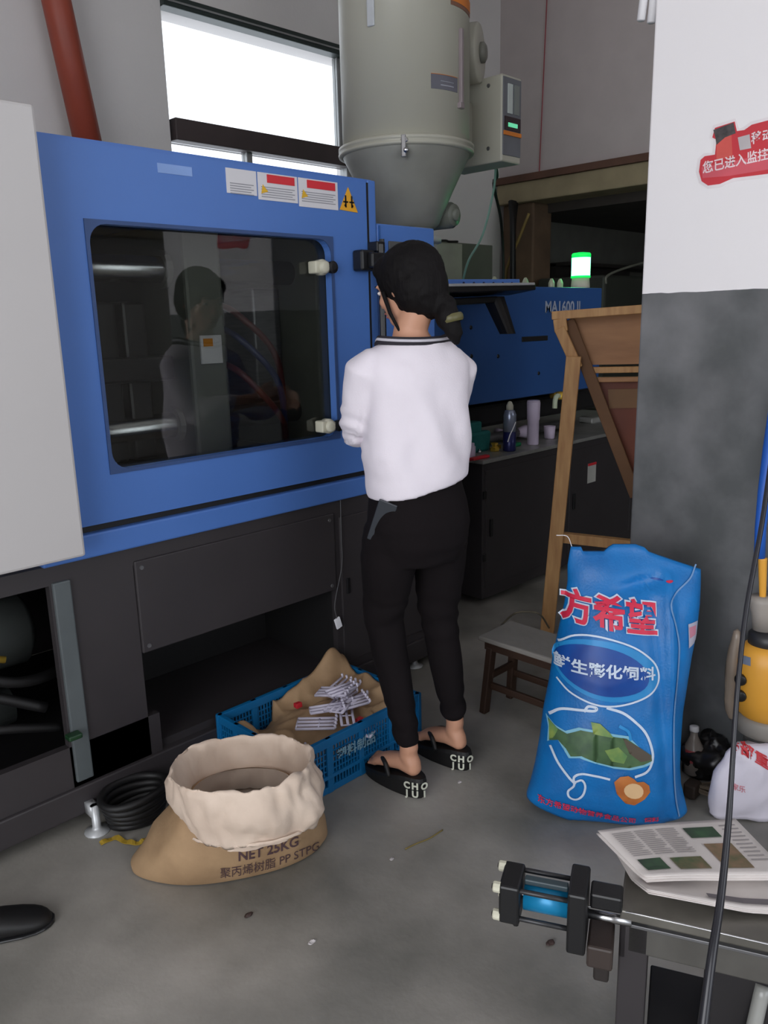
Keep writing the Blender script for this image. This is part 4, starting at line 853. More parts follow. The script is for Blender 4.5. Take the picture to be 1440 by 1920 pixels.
r = bmesh.ops.extrude_face_region(bm, geom=bm.faces[:]); bmesh.ops.translate(bm, verts=[v for v in r['geom'] if isinstance(v, bmesh.types.BMVert)], vec=(0, 0, -.012))
def lz_(x, y):
    u = (x-CXa-.016)/(CXb-CXa-.032); v = (y-CYa-.016)/(CYb-CYa-.032); i = max(0, min(nx, round(u*nx))); j = max(0, min(ny, round(v*ny))); return LZ[j][i]
LZ = [[v.co.z for v in rw] for rw in gr]
ls = single('liner_sack', 'crumpled brown paper sack lining the blue crate', 'sack', bm, kr, True)
wp_ = mat('white moulding', (222, 216, 234), .4, var=.02); SG = 'white plastic mouldings heaped in the crate'
def sprue(px, py, ang, n, ln, gap, dz=0, pitch=0., cut=1):
    c = G(px, py, .175); c.z = max(lz_(c.x, c.y), max(lz_(c.x+dx, c.y+dy) for dx in (-.04, .04) for dy in (-.04, .04)))+.006+dz
    bm = bmesh.new(); d = Vector((cos(ang), sin(ang), pitch)).normalized(); s = Vector((-sin(ang), cos(ang), 0))
    for k in range(n):
        o = s*gap*(k-(n-1)/2)
        tube(bm, [c+o-d*ln/2, c+o+d*ln/2], .0052, 6)
        tube(bm, [c+o+d*ln/2, c+o+d*(ln/2+.004)+Z_*.004, c+o+d*(ln/2)+Z_*.014], .0045, 6)
    tube(bm, [c-s*gap*(n-1)/2+d*ln*.08, c+s*gap*(n-1)/2+d*ln*.08], .0028, 6)
    tube(bm, [c-s*gap*(n-1)/2-d*ln*.5, c+s*gap*(n-1)/2-d*ln*.5], .0028, 6)
    return c, bm
specs = [(592, 1344, -.80, 4, .125, .023, 0, 0, 'comb of white plastic rods lying at the left of the crate heap'), (640, 1290, .10, 5, .105, .021, .012, .25, 'comb of white plastic rods standing up at the top of the heap'),
 (655, 1318, -.45, 4, .12, .020, .02, .1, None), (635, 1325, .5, 4, .11, .020, .03, -.1, None), (625, 1310, -1.1, 4, .11, .020, .035, .12, None), (650, 1335, .9, 3, .11, .020, .012, 0, None), (664, 1306, .25, 3, .10, .021, .025, -.1, None), (612, 1330, -.6, 3, .11, .020, .022, .05, None), (640, 1312, -.2, 3, .10, .020, .048, .05, None), (560, 1372, -.1, 3, .06, .014, 0, 0, 'small white moulding slipped down towards the near end of the crate'), (693, 1345, .4, 3, .07, .012, .0, 0, 'short white moulding lying at the right of the crate heap')]
for sp_ in specs:
    c, bm = sprue(*sp_[:8]); c2 = None
    single('moulded_rods', sp_[8] or 'comb of white plastic rods tangled in the middle of the crate heap', 'moulding', bm, wp_, True, group=SG)
for (px, py), lab in (((558, 1310), 'small red scrap on the brown liner, left of the white mouldings'), ((672, 1325), 'small red scrap at the right side of the white mouldings')):
    c = G(px, py, .19); c.z = lz_(c.x, c.y)+.0; bm = bmesh.new(); bx(bm, (c.x-.012, c.y-.009, c.z+.012), (c.x+.012, c.y+.009, c.z+.028), bev=.003); crumple(bm, .002, 60); single('red_scrap', lab, 'scrap', bm, red)
# ================================================================ STOOL
st = thing('stool', 'low stool with a grey cloth covered seat and brown legs beside the blue sack', 'stool', (2.255, 1.47, 0))
bm = bmesh.new(); bx(bm, (2.155, 1.26, .283), (2.355, 1.69, .302), bev=.006); crumple(bm, .002, 12); obj('seat', bm, mat('grey cloth', (136, 132, 126), .8, bump=.2), st)
brn = mat('dark brown wood', (58, 40, 30), .5)
bm = bmesh.new(); bx(bm, (2.17, 1.28, .252), (2.34, 1.67, .283)); obj('seat_frame', bm, brn, st)
for x, y, dx, dy in ((2.185, 1.30, -.01, -.02), (2.185, 1.65, -.015, .02), (2.325, 1.30, .01, -.02), (2.325, 1.65, .01, .02)):
    bm = bmesh.new(); bar(bm, (x+dx, y+dy, 0), (x, y, .26), .034, .026, side=(1, 0, 0), bev=.004); obj('leg', bm, brn, st)
for a, b in (((2.183, 1.30, .11), (2.183, 1.65, .11)), ((2.328, 1.30, .11), (2.328, 1.65, .11)), ((2.185, 1.30, .15), (2.325, 1.30, .15)), ((2.185, 1.65, .15), (2.325, 1.65, .15))):
    bm = bmesh.new(); bar(bm, a, b, .026, .014, side=Z_, bev=.003); obj('stretcher', bm, brn, st)
cable('wire_loop', 'thin pale wire arching up behind the low stool', [G(940, 1172, .02), WP(962, 1152, (2.6, 1.9, 0), (1, .6, 0)), WP(985, 1147, (2.6, 1.9, 0), (1, .6, 0)), WP(1012, 1152, (2.6, 1.9, 0), (1, .6, 0)), G(1030, 1178, .02)], .004, mat('pale wire', (130, 122, 104), .6))
# ================================================================ WOODEN FRAME BEHIND THE SACK
wd = Vector((cos(radians(-62)), sin(radians(-62)), 0)); wn_ = Vector((-wd.y, wd.x, 0)); W0 = Vector((2.985, 1.94, 0))
if wn_.dot(Vector((1, 1, 0))) < 0: wn_ = -wn_
def wq(x, y, off=0.): return WP(x, y, W0+wn_*off, wn_)
wf = thing('wooden_frame', 'rough pine wood stand with a sloping box top, behind the blue sack', 'stand', W0)
def wbar(name, a, b, wdt, th, mt=wood, off=0., lab=None):
    bm = bmesh.new(); bar(bm, wq(*a, off), wq(*b, off), wdt, th, side=wn_.cross((wq(*b, off)-wq(*a, off)).normalized()), bev=.003); return obj(name, bm, mt, wf, label=lab)
g0 = wq(1026, 1185); g0.z = 0
bm = bmesh.new(); bar(bm, Vector((g0.x, g0.y, .0)), wq(1076, 668), .062, .045, side=wd, bev=.003); obj('post', bm, wood, wf)
wbar('rail', (1052, 1007), (1300, 1034), .045, .04, off=.045)
wbar('top_rail', (1036, 592), (1225, 578), .035, .09, off=.05)
bm = bmesh.new(); bar(bm, wq(1050, 598, .03), wq(1053, 622, .03), .055, .05, side=wd, bev=.003); obj('corner_block', bm, wood, wf)
wbar('brace', (1049, 615), (1083, 690), .045, .04, off=.02)
wbar('long_brace', (1066, 600), (1192, 930), .05, .03, mt=mat('dark brown batten', (112, 78, 50), .7), off=.075)  # long brace is a darker brown than the pine
def wpanel(name, pts, off, mt, th=.015):
    bm = bmesh.new(); P_ = [wq(x, y, off) for x, y in pts]; A_ = [bm.verts.new(p) for p in P_]; B_ = [bm.verts.new(p+wn_*th) for p in P_]; n = len(P_)
    bm.faces.new(A_); bm.faces.new(B_[::-1])
    for k in range(n): bm.faces.new((A_[k], A_[(k+1) % n], B_[(k+1) % n], B_[k]))
    return obj(name, bm, mt, wf)
wpanel('upper_board', [(1068, 596), (1230, 584), (1230, 682), (1108, 684)], .13, ply)
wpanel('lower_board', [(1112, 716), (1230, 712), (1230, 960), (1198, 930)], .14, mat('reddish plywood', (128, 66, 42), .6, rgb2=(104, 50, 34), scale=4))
wbar('slat', (1108, 694), (1235, 692), .026, .03, off=.10); wbar('slat', (1108, 712), (1235, 710), .022, .03, mt=ply, off=.11)
wpanel('patch', [(1140, 730), (1230, 728), (1230, 764), (1142, 766)], .132, mat('tan patch', (124, 88, 54), .6), .008)
bm = bmesh.new(); bar(bm, wq(1225, 1175), wq(1235, 590), .06, .045, side=wd); obj('post', bm, wood, wf)
# ================================================================ THINGS ON THE BED
TZ = .7555
def on(x, y): return G(x, y, TZ)
def turned(name, label, cat, c, prof, mt, n=20):
    bm = bmesh.new(); lathe(bm, c, prof, n); return single(name, label, cat, bm, mt, True)
c = on(955, 845); sc = thing('spray_can', 'silver and dark blue spray can with a cream cap on the grey machine top', 'can', c)
bm = bmesh.new(); lathe(bm, c, [(.031, 0), (.033, .004), (.033, .10)], 24); obj('blue_lower_half', bm, mat('navy can', (38, 42, 96), .3, .3), sc, True)
bm = bmesh.new(); lathe(bm, c, [(.033, .1), (.033, .185), (.026, .205), (.022, .21)], 24); obj('silver_upper_half', bm, mat('silver can', (160, 168, 190), .25, .6), sc, True)
bm = bmesh.new(); lathe(bm, c, [(.018, .21), (.018, .232), (.010, .25), (.004, .254)], 18); obj('cap', bm, cream, sc, True)
bm = bmesh.new(); tube(bm, [c+Vector((-.031, -.012, .05)), c+Vector((-.026, -.021, .085)), c+Vector((-.012, -.031, .12)), c+Vector((.006, -.033, .15))], .003, 8); obj('white_stripe', bm, white, sc)
lil = mat('lilac white plastic', (206, 192, 214), .45)
c = on(999, 833); tb = thing('white_bottle', 'tall slim white plastic cylinder standing right of the spray can', 'bottle', c)
bm = bmesh.new(); lathe(bm, c, [(.029, 0), (.031, .003), (.031, .13), (.034, .134), (.036, .225), (.034, .23)], 24); obj('bottle_body', bm, lil, tb, True)
bm = bmesh.new(); lathe(bm, c+Vector((0, 0, .23)), [(.034, 0), (.034, .004), (.03, .006)], 24); obj('bottle_lid', bm, lil, tb, True)
c = on(990, 832)+Vector((.02, .13, 0)); bm = bmesh.new(); tube(bm, [c+Vector((-.085, .03, .045)), c+Vector((-.03, .01, .045)), c+Vector((.03, -.01, .045)), c+Vector((.10, -.03, .045))], [.036, .02, .02, .038], 18); single('white_reel', 'white flared plastic reel lying behind the slim white cylinder', 'reel', bm, lil, True)
turned('white_cup', 'small white cup standing right of the slim white cylinder', 'cup', on(1030, 822), [(.024, 0), (.028, .004), (.033, .07), (.030, .07), (.026, .01)], lil)
turned('small_white_pot', 'small white pot half hidden behind the jumper of the woman', 'pot', on(877, 862)+Vector((.03, .02, 0)), [(.03, 0), (.035, .003), (.035, .06), (.03, .062), (.03, .075), (.01, .078)], lil)
c = on(897, 850)+Vector((.03, .06, 0)); bm = bmesh.new(); bx(bm, (c.x-.09, c.y-.04, TZ), (c.x+.09, c.y+.06, TZ+.10), bev=.012); crumple(bm, .012, 14); bx(bm, (c.x-.06, c.y-.03, TZ+.08), (c.x+.04, c.y+.04, TZ+.155), bev=.01); single('teal_cloth', 'folded dark teal rag lying behind the brass fitting', 'cloth', bm, mat('teal rag', (34, 112, 108), .9, bump=.3), False)
c = on(927, 846); bm = bmesh.new(); lathe(bm, c, [(.02, 0), (.026, .004), (.026, .02), (.014, .022), (.014, .034), (.02, .036), (.02, .044)], 6); bx(bm, (c.x+.005, c.y-.012, TZ+.008), (c.x+.045, c.y+.012, TZ+.03), bev=.004); single('brass_fitting', 'brass pipe fitting lying left of the spray can', 'fitting', bm, MATS['brass'])
c = on(899, 861); rt_ = thing('red_scraper', 'flat red handled tool lying on the near corner of the machine top', 'tool', c)
bm = bmesh.new(); bx(bm, (c.x-.06, c.y-.012, TZ), (c.x+.07, c.y+.02, TZ+.014), bev=.005); obj('handle', bm, red, rt_)
bm = bmesh.new(); bx(bm, (c.x-.13, c.y-.012, TZ), (c.x-.055, c.y+.02, TZ+.003)); obj('blade', bm, steel, rt_)
c = on(975, 838)+Vector((0, .03, 0)); bm = bmesh.new(); bx(bm, (c.x-.035, c.y-.02, TZ), (c.x+.03, c.y+.02, TZ+.022), bev=.007); single('green_clip', 'small green plastic piece between the spray can and the white cylinder', 'clip', bm, mat('green plastic', (24, 120, 76), .4))
c = on(903, 850)+Vector((.0, .015, 0)); turned('silver_nut', 'small bright nut behind the red tool', 'nut', c, [(.012, 0), (.014, .002), (.014, .012), (.007, .013), (.007, .02)], steel, 6)
# cream tap on the machine behind the post
c = WY(1050, 742, 2.47); tp = thing('cream_tap', 'cream coloured tap sticking out beside the wooden post', 'tap', c)
bm = bmesh.new(); tube(bm, smooth_pts([c+Vector((.10, .03, 0)), c+Vector((.0, 0, 0)), c+Vector((-.04, -.005, 0)), c+Vector((-.055, -.005, -.02)), c+Vector((-.058, -.005, -.065))]), .014, 10); obj('spout', bm, mat('tap cream', (200, 210, 180), .35), tp, True)
bm = bmesh.new(); lathe(bm, c+Vector((.0, 0, .0)), [(.022, -.02), (.024, -.015), (.024, .02), (.012, .024)], 14); tube(bm, [c+Vector((.005, .01, 0)), c+Vector((.005, .06, 0))], .02, 10); obj('tap_body', bm, MATS['brass'], tp, True)
c = on(1112, 792)+Vector((0, .02, 0)); bm = bmesh.new(); bx(bm, (c.x-.06, c.y-.05, TZ), (c.x+.06, c.y+.05, TZ+.035), bev=.008); crumple(bm, .006, 20); single('plastic_packet', 'crumpled clear plastic packet at the far end of the machine top', 'packet', bm, mat('packet grey', (150, 150, 146), .3))
# ================================================================ PRESS BENCH, CYLINDER AND NEWSPAPERS
BZ = .5; q0 = G(1163, 1706, BZ); q1 = G(1440, 1768, BZ); be = (q1-q0).normalized(); bb = Vector((-be.y, be.x, 0))
if bb.dot(Vector((1, 1, 0))) < 0: bb = -bb
def B(e, f, z): return q0+be*e+bb*f+Vector((0, 0, z))
BM = Matrix(((be.x, bb.x, 0, q0.x), (be.y, bb.y, 0, q0.y), (0, 0, 1, 0), (0, 0, 0, 1)))
pb = thing('press_bench', 'low grey steel press bench at the lower right corner with papers on top', 'bench', B(.3, .15, -BZ))
stt = mat('scuffed steel plate', (120, 117, 110), .35, .55, var=.2, scale=10)
def bb_(a, b, bev=.003): return box(a, b, BM, bev)
obj('bench_top', bb_((0, 0, BZ-.018), (.72, .19, BZ)), stt, pb)
obj('front_apron', bb_((.012, .012, BZ-.085), (.72, .024, BZ-.018)), mat('apron grey', (104, 102, 98), .35, .5, var=.15, scale=14), pb)
obj('apron_lip', bb_((.012, .004, BZ-.032), (.72, .012, BZ-.026), .001), steel2, pb)
obj('side_apron', bb_((.0, .012, BZ-.10), (.012, .19, BZ-.018)), dark, pb)
for e, f in ((.0, .012), (.0, .145), (.66, .012), (.66, .145)): obj('leg', bb_((e, f, 0), (e+.045, f+.04, BZ-.018)), dark, pb)
obj('lower_shelf', bb_((.05, .04, .24), (.66, .18, .255)), darker, pb)
obj('control_housing', bb_((.14, .05, .255), (.64, .18, BZ-.085), .008), mat('housing black', (36, 34, 36), .4), pb)
bm = bmesh.new(); tube(bm, smooth_pts([B(.16, .05, -.40), B(.20, .03, -.25), B(.22, .05, -.12)]), .012, 10); obj('air_hose', bm, mat('clear hose', (150, 150, 146), .2), pb, True)
# cylinder: axis measured from its ends
ca, cb_ = G(928, 1666, BZ-.01), G(1160, 1712, BZ-.01)
ax = (cb_-ca).normalized(); cs = Z_.cross(ax).normalized(); LC = (cb_-ca).length
cy = thing('air_cylinder', 'pneumatic cylinder with blue tube and black end blocks on the press bench', 'cylinder', ca-Z_*.03)
def cbx(s0, s1, hw, z0, z1, bev=.004):
    M = Matrix(((ax.x, cs.x, 0, ca.x), (ax.y, cs.y, 0, ca.y), (0, 0, 1, ca.z), (0, 0, 0, 1))); return box((s0, -hw, z0), (s1, hw, z1), M, bev)
obj('rear_block', cbx(.012, .046, .034, -.036, .034), black, cy); obj('front_block', cbx(.122, .152, .040, -.062, .048), black, cy)
bm = bmesh.new(); lathe(bm, ca+ax*.05, [(.023, 0), (.023, .08)], 28, ax); obj('cylinder_tube', bm, mat('cylinder blue', (24, 128, 176), .3, .2), cy, True)
bm = bmesh.new()
for s in (-1, 1):
    for z in (-1, 1): tube(bm, [ca+ax*.0+cs*s*.027+Z_*z*.026, ca+ax*.145+cs*s*.027+Z_*z*.026], .0042, 8)
obj('tie_rods', bm, mat('dark rod', (60, 60, 62), .35, .5), cy, True)
for s in (-1, 1):
    for z in (-1, 1):
        bm = bmesh.new(); lathe(bm, ca+ax*.002+cs*s*.027+Z_*z*.026, [(.0075, 0), (.009, .002), (.009, .012)], 10, ax); obj('rod_nut', bm, cream, cy)
bm = bmesh.new(); lathe(bm, ca+ax*.15+Z_*-.012, [(.0075, 0), (.0075, LC-.15+.02)], 16, ax); obj('piston_rod', bm, steel, cy, True)
obj('rod_sensor', cbx(.155, .205, .018, .012, .040), black, cy); obj('rod_carriage', cbx(.154, LC-.005, .034, -.085, -.045), mat('carriage brown', (58, 48, 44), .5), cy); obj('carriage_foot', cbx(.165, LC-.01, .026, -.115, -.085), mat('carriage dark', (42, 36, 34), .5), cy)
bm = bmesh.new(); tube(bm, [ca+ax*.034+Z_*-.03, ca+ax*.036+Z_*-.062], [.008, .005], 8); obj('drain_spike', bm, black, cy); obj('tube_sensor', cbx(.05, .12, .007, .024, .034, .002), mat('sensor strip', (60, 74, 80), .4), cy)
cable('trip_wire', 'fine steel wire running from the cylinder across the bench edge', [ca+ax*.01+Z_*.005, ca+ax*.08+Z_*-.004, ca+ax*.19+Z_*.004, B(.06, -.006, .004), B(.3, -.006, .002), B(.6, -.006, .002)], .0014, steel, 4)
# newspapers: gently curled folded stacks
npaper = mat('newsprint', (226, 218, 214), .75, rgb2=(208, 201, 198), scale=10)
def paper(name, label, pts, z0, layers, lift, cat='newspaper'):
    """pts: TL, TR, BR, BL pixel corners on height z0"""
    P_ = [G(x, y, z0) for x, y in pts]; th = thing(name, label, cat, (P_[0]+P_[2])/2+Vector((0, 0, 0)))
    def S(u, v, k): 
        p = P_[0].lerp(P_[1], u).lerp(P_[3].lerp(P_[2], u), v); p.z = z0+k+lift(u, v); return p
    for l in range(layers):
        bm = bmesh.new(); n = 16; t = .0016; z = l*.0030; s = l*.006; top = [[bm.verts.new(S(i/n, j/n, z+t)) for i in range(n+1)] for j in range(n+1)]; bot = [[bm.verts.new(S(i/n, j/n, z)) for i in range(n+1)] for j in range(n+1)]
        for j in range(n):
            for i in range(n): bm.faces.new((top[j][i], top[j][i+1], top[j+1][i+1], top[j+1][i])); bm.faces.new((bot[j][i], bot[j+1][i], bot[j+1][i+1], bot[j][i+1]))
        for i in range(n):
            for A_, B_ in (((0, i), (0, i+1)), ((n, i), (n, i+1)), ((i, 0), (i+1, 0)), ((i, n), (i+1, n))): bm.faces.new((top[A_[0]][A_[1]], top[B_[0]][B_[1]], bot[B_[0]][B_[1]], bot[A_[0]][A_[1]]))
        for v in bm.verts: v.co += (be*random.Random(l).uniform(-1, 1)+bb*random.Random(l+9).uniform(-1, 1))*.003*(layers-1-l > 0)
        pg = obj('page', bm, npaper, th, True)
    return th, S, pg, layers*.003
def patch(par, S, k, u0, v0, u1, v1, mt, name, n=6):
    bm = bmesh.new(); g = [[bm.verts.new(S(u0+(u1-u0)*i/n, v0+(v1-v0)*j/n, k)) for i in range(n+1)] for j in range(n+1)]
    for j in range(n):
        for i in range(n): bm.faces.new((g[j][i], g[j][i+1], g[j+1][i+1], g[j+1][i]))
    return obj(name, bm, mt, par)
gphoto = mat('printed photo green', (64, 96, 66), .6, rgb2=(48, 56, 52), scale=28); rphoto = mat('printed photo mixed', (150, 120, 96), .6, rgb2=(52, 88, 54), scale=26); tink = mat('newsprint text grey', (158, 152, 152), .7)
lo_, S_, pg, _ = paper('newspaper', 'lower folded newspaper with curled corner, under the printed one on the bench', [(1150, 1592), (1400, 1572), (1475, 1722), (1212, 1706)], BZ+.001, 3, lambda u, v: .020*max(0, v-.6)*max(0, 1-u*1.4)*3+.006*v)
patch(pg, S_, .012, .45, .90, .95, .97, mat('newspaper ink', (110, 104, 108), .7), 'print_line')
up_, S2, pg2, _ = paper('newspaper', 'upper open newspaper with green photos printed on it, on the bench', [(1120, 1572), (1378, 1540), (1478, 1655), (1210, 1664)], BZ+.022, 4, lambda u, v: .006*sin(3*u+1)+.010*u*v+.012*max(0, v-.8)*max(0, .5-u)*4)
k_ = .0122
for u0, v0, u1, v1, mt in ((.06, .66, .22, .88, gphoto), (.28, .68, .50, .90, rphoto), (.60, .46, .80, .90, rphoto), (.56, .14, .78, .34, gphoto)): patch(pg2, S2, k_, u0, v0, u1, v1, mt, 'printed_photo')
for c_ in range(3):
    for r_ in range(13):
        u0 = .06+.155*c_; v0 = .12+.038*r_; patch(pg2, S2, k_, u0, v0, u0+.135-(.03 if r_ % 5 == 4 else 0), v0+.014, tink, 'text_line', 3)
for r_ in range(10): patch(pg2, S2, k_, .83, .12+.07*r_, .95, .14+.07*r_, tink, 'text_line', 3)
# black cable hanging in front
bm = bmesh.new()
pts = [(1452, 820, 1.16), (1428, 985, 1.14), (1400, 1140, 1.12), (1384, 1280, 1.10), (1374, 1420, 1.08), (1366, 1540, 1.06), (1352, 1680, 1.03), (1334, 1800, 1.0), (1318, 1925, .98), (1300, 2080, .96)]
P_ = [CAM+ray(x, y)*(d/1.0) for x, y, d in pts]; P_ = smooth_pts([CAM+ray(1500, 300)*1.22+Z_*2.3, CAM+ray(1500, 300)*1.21+Z_*1.0, CAM+ray(1496, 420)*1.20, CAM+ray(1474, 690)*1.17]+P_, 6)
n_ = len(P_); tube(bm, P_, [.0035+.0042*max(0, (i/n_-.62)/.38) for i in range(n_)], 10)
single('hanging_cable', 'black cable hanging down in front of the bench at the right edge', 'cable', bm, mat('cord black', (34, 34, 40), .3), True)
# ================================================================ RIGHT HAND FLOOR CLUTTER
# white bag with red lettering
c = G(1392, 1541); wb = thing('white_bag', 'white plastic carrier bag with red lettering on the floor beside the pillar', 'bag', c+Vector((.03, .03, 0)))
bn_ = Vector((.70, .71, 0)); br_ = Vector((.71, -.70, 0))
bm = bmesh.new(); N_ = 36
def wring(wl, wr, dp, z, back=0.): return [c+br_*((wl+wr)/2+(wr-wl)/2*cos(2*pi*k/N_))+bn_*(.03+back+dp*sin(2*pi*k/N_))+Vector((0, 0, z)) for k in range(N_)]
loft(bm, [wring(-.07, .15, .035, .003), wring(-.085, .16, .045, .04), wring(-.08, .16, .042, .10), wring(-.072, .15, .036, .16), wring(-.05, .14, .025, .20), wring(-.02, .10, .012, .225)])
bmesh.ops.subdivide_edges(bm, edges=bm.edges[:], cuts=2, use_grid_fill=True); crumple(bm, .008, 14, seed=5)
for v in bm.verts: v.co.z = max(.002, v.co.z)
wbo = obj('bag_body', bm, mat('thin white plastic', (222, 216, 228), .35, var=.03), wb, True)
project(text_bm('四部重', 1, bold=.03, sub=.2), 1401, 1410, 27, wbo, slope=.62, mt=red, name='red_lettering', par=wbo)
project(text_bm('家乐', 1, bold=.01, sub=.2), 1385, 1478, 13, wbo, slope=.3, mt=mat('faded red', (206, 120, 130), .5), name='small_red_line', par=wbo)
# clutter between the sacks: bottle, black bag, straw brush
c = G(1283, 1440)+Vector((.015, .02, 0)); c = G(1300, 1452)
bt = thing('drink_bottle', 'small clear drink bottle with red label and white cap beside the blue sack', 'bottle', c)
ax = (Vector((.12, .1, 1))).normalized()
bm = bmesh.new(); lathe(bm, c+Z_*.002, [(.024, 0), (.029, .006), (.028, .05), (.029, .09), (.012, .125), (.011, .14)], 20, ax); obj('bottle_body', bm, mat('grey clear plastic', (150, 140, 132), .15), bt, True)
bm = bmesh.new(); lathe(bm, c+ax*.045, [(.0295, 0), (.0298, .002), (.0298, .038), (.029, .04)], 20, ax, cap=False); obj('bottle_label', bm, mat('faded red label', (176, 72, 76), .5), bt, True)
bm = bmesh.new(); lathe(bm, c+ax*.14, [(.0135, 0), (.0145, .002), (.0145, .016), (.012, .018)], 16, ax); obj('bottle_cap', bm, white, bt, True)
c = G(1335, 1462)+Vector((.02, .03, 0)); bm = bmesh.new(); sphere(bm, c+Z_*.055, (.05, .07, .07), 36); crumple(bm, .022, 13, seed=9); crumple(bm, .008, 36, seed=9)
for v in bm.verts: v.co.z = max(.002, v.co.z)
single('black_bin_bag', 'small crumpled black plastic bag between the blue sack and white bag', 'bag', bm, mat('black bag', (30, 28, 28), .3), True)
c = G(1318, 1498)+Vector((-.01, .0, 0)); sb = thing('straw_brush', 'worn straw hand brush lying in the shade beside the black bag', 'brush', c)
bm = bmesh.new(); rr = random.Random(4)
for k in range(46):
    a = radians(-62)+rr.uniform(-.45, .45); b_s = c+Vector((0, .03, .02+rr.uniform(0, .025))); tube(bm, [b_s, b_s+Vector((cos(a), sin(a), rr.uniform(-.12, .05)))*rr.uniform(.07, .10)], .0018, 4)
for v in bm.verts: v.co.z = max(.002, v.co.z)
obj('straw', bm, mat('old straw', (92, 80, 66), .8), sb, kind='stuff')
bm = bmesh.new(); bx(bm, (c.x-.025, c.y+.01, .004), (c.x+.025, c.y+.05, .05), bev=.008); obj('brush_head', bm, mat('brush brown', (54, 42, 34), .7), sb)
# yellow appliance with dark collar hanging from a blue and yellow grip
YP = Vector((2.245, .765, 0)); yn = Vector((.707, .707, 0)); yr = Vector((.707, -.707, 0))
def yq(x, y, off=0.): return WP(x, y, YP+yn*off, yn)
ya = thing('yellow_canister', 'yellow rounded canister with black collar and blue grip at the right edge', 'canister', yq(1440, 1370))
yel = mat('yellow plastic', (232, 166, 58), .4, var=.05); s_ = (yq(1441, 1200)-yq(1440, 1200)).length
def ylathe(cx, prof, mt, name, n=40, dp=.8, rnd=2.0):
    bm = bmesh.new(); rings = []
    for y, hw in prof: rings.append(ell(yq(cx, y), hw*s_, hw*s_*dp, yr, yn, n, rnd))
    loft(bm, rings); return obj(name, bm, mt, ya, True)
cx = 1450
yb = ylathe(cx, [(1352, 30), (1346, 52), (1330, 68), (1300, 70), (1240, 66), (1215, 58), (1205, 45)], yel, 'canister_body')
ylathe(cx, [(1212, 42), (1210, 46), (1188, 44), (1180, 30)], mat('black collar', (44, 44, 46), .4), 'collar'); ylathe(cx, [(1372, 60), (1368, 68), (1345, 66), (1338, 60)], mat('grey base ring', (150, 144, 136), .5), 'base_ring')
ylathe(1434, [(1180, 22), (1150, 24), (1128, 28), (1118, 26)], mat('grey neck', (160, 152, 144), .5), 'grey_neck'); ylathe(1430, [(1182, 6), (1120, 6), (1050, 8), (1046, 8)], yel, 'yellow_rod', 16)
bm = bmesh.new(); ring_ = [ell(yq(x, y), hw*s_, hw*s_*.8, yr, yn, 20) for x, y, hw in ((1424, 1046, 10), (1426, 990, 10), (1434, 920, 12), (1448, 840, 16), (1462, 760, 18), (1470, 700, 16))]; loft(bm, ring_); obj('blue_grip', bm, mat('bright blue grip', (40, 96, 190), .4), ya, True)
for y in (1272, 1302):
    bm = bmesh.new(); p = yq(1388, y, -.02); lathe(bm, p, [(.014, 0), (.016, .002), (.016, .016), (.012, .018)], 14, (-.9, -.4, 0)); obj('black_knob', bm, black, ya, True)
project(text_bm('■', 1, sub=.3), 1400, 1240, 22, yb, slope=.3, mt=mat('grey blue label', (120, 130, 150), .5), name='small_label', par=yb)
bm = bmesh.new(); sphere(bm, yq(1376, 1265, .03), (.02, .02, .14), 16); crumple(bm, .006, 30); single('clear_wrapper', 'narrow clear plastic wrapper hanging behind the yellow canister', 'wrapper', bm, mat('wrapper tan', (136, 122, 108), .3), True)
# the canister's stand: a grey tub it sits in
bm = bmesh.new(); c = yq(1450, 1372, .0); lathe(bm, (c.x, c.y, 0), [(.066, 0), (.07, .01), (.08, c.z-.02), (.084, c.z), (.076, c.z), (.06, .02)], 30); single('grey_pedestal', 'grey round tub carrying the yellow canister behind the white bag', 'tub', bm, mat('tub grey', (112, 108, 102), .5), True)
# ================================================================ PILLAR STICKER AND WHITE CONDUITS
def pq(x, y): return WX(x, y, PX)
skr = thing('red_sticker', 'torn red sticker with white characters on the white pillar', 'sticker', pq(1385, 290))
def splate(polys, out, mt, name, par=skr, th=.0008):
    bm = bmesh.new()
    for pl in polys: bm.faces.new([bm.verts.new((x, -y, 0)) for x, y in pl])
    bmesh.ops.triangulate(bm, faces=bm.faces[:])
    r = bmesh.ops.extrude_face_region(bm, geom=bm.faces[:]); bmesh.ops.translate(bm, verts=[v for v in r['geom'] if isinstance(v, bmesh.types.BMVert)], vec=(0, 0, 1))
    for v in bm.verts: v.co = pq(v.co.x, -v.co.y)+Vector((-out+th*v.co.z, 0, 0))
    return obj(name, bm, mt, par)
outl = [(1311, 322), (1314, 300), (1322, 293), (1341, 290), (1344, 262), (1336, 258), (1341, 240), (1378, 228), (1382, 246), (1396, 244), (1410, 234), (1440, 226), (1490, 220), (1500, 310), (1460, 322), (1440, 326), (1400, 331), (1375, 334), (1350, 345), (1328, 348), (1316, 340)]
area2 = sum(outl[i-1][0]*outl[i][1]-outl[i][0]*outl[i-1][1] for i in range(len(outl))); RS = 1 if area2 > 0 else -1
cxs = sum(p[0] for p in outl)/len(outl); cys = sum(p[1] for p in outl)/len(outl)
rimp = []
for i_, (x, y) in enumerate(outl):
    (xa, ya_), (xb, yb_) = outl[i_-1], outl[(i_+1) % len(outl)]; tx_, ty_ = xb-xa, yb_-ya_; ll = math.hypot(tx_, ty_); rimp.append((x+ty_/ll*-6, y+tx_/ll*6) if False else (x-(-ty_)/ll*6*RS, y-tx_/ll*6*RS))
splate([rimp], .001, mat('sticker rim', (240, 232, 234), .5), 'sticker_rim'); splate([outl], .0018, mat('sticker red', (208, 56, 66), .5, var=.06), 'sticker_face')
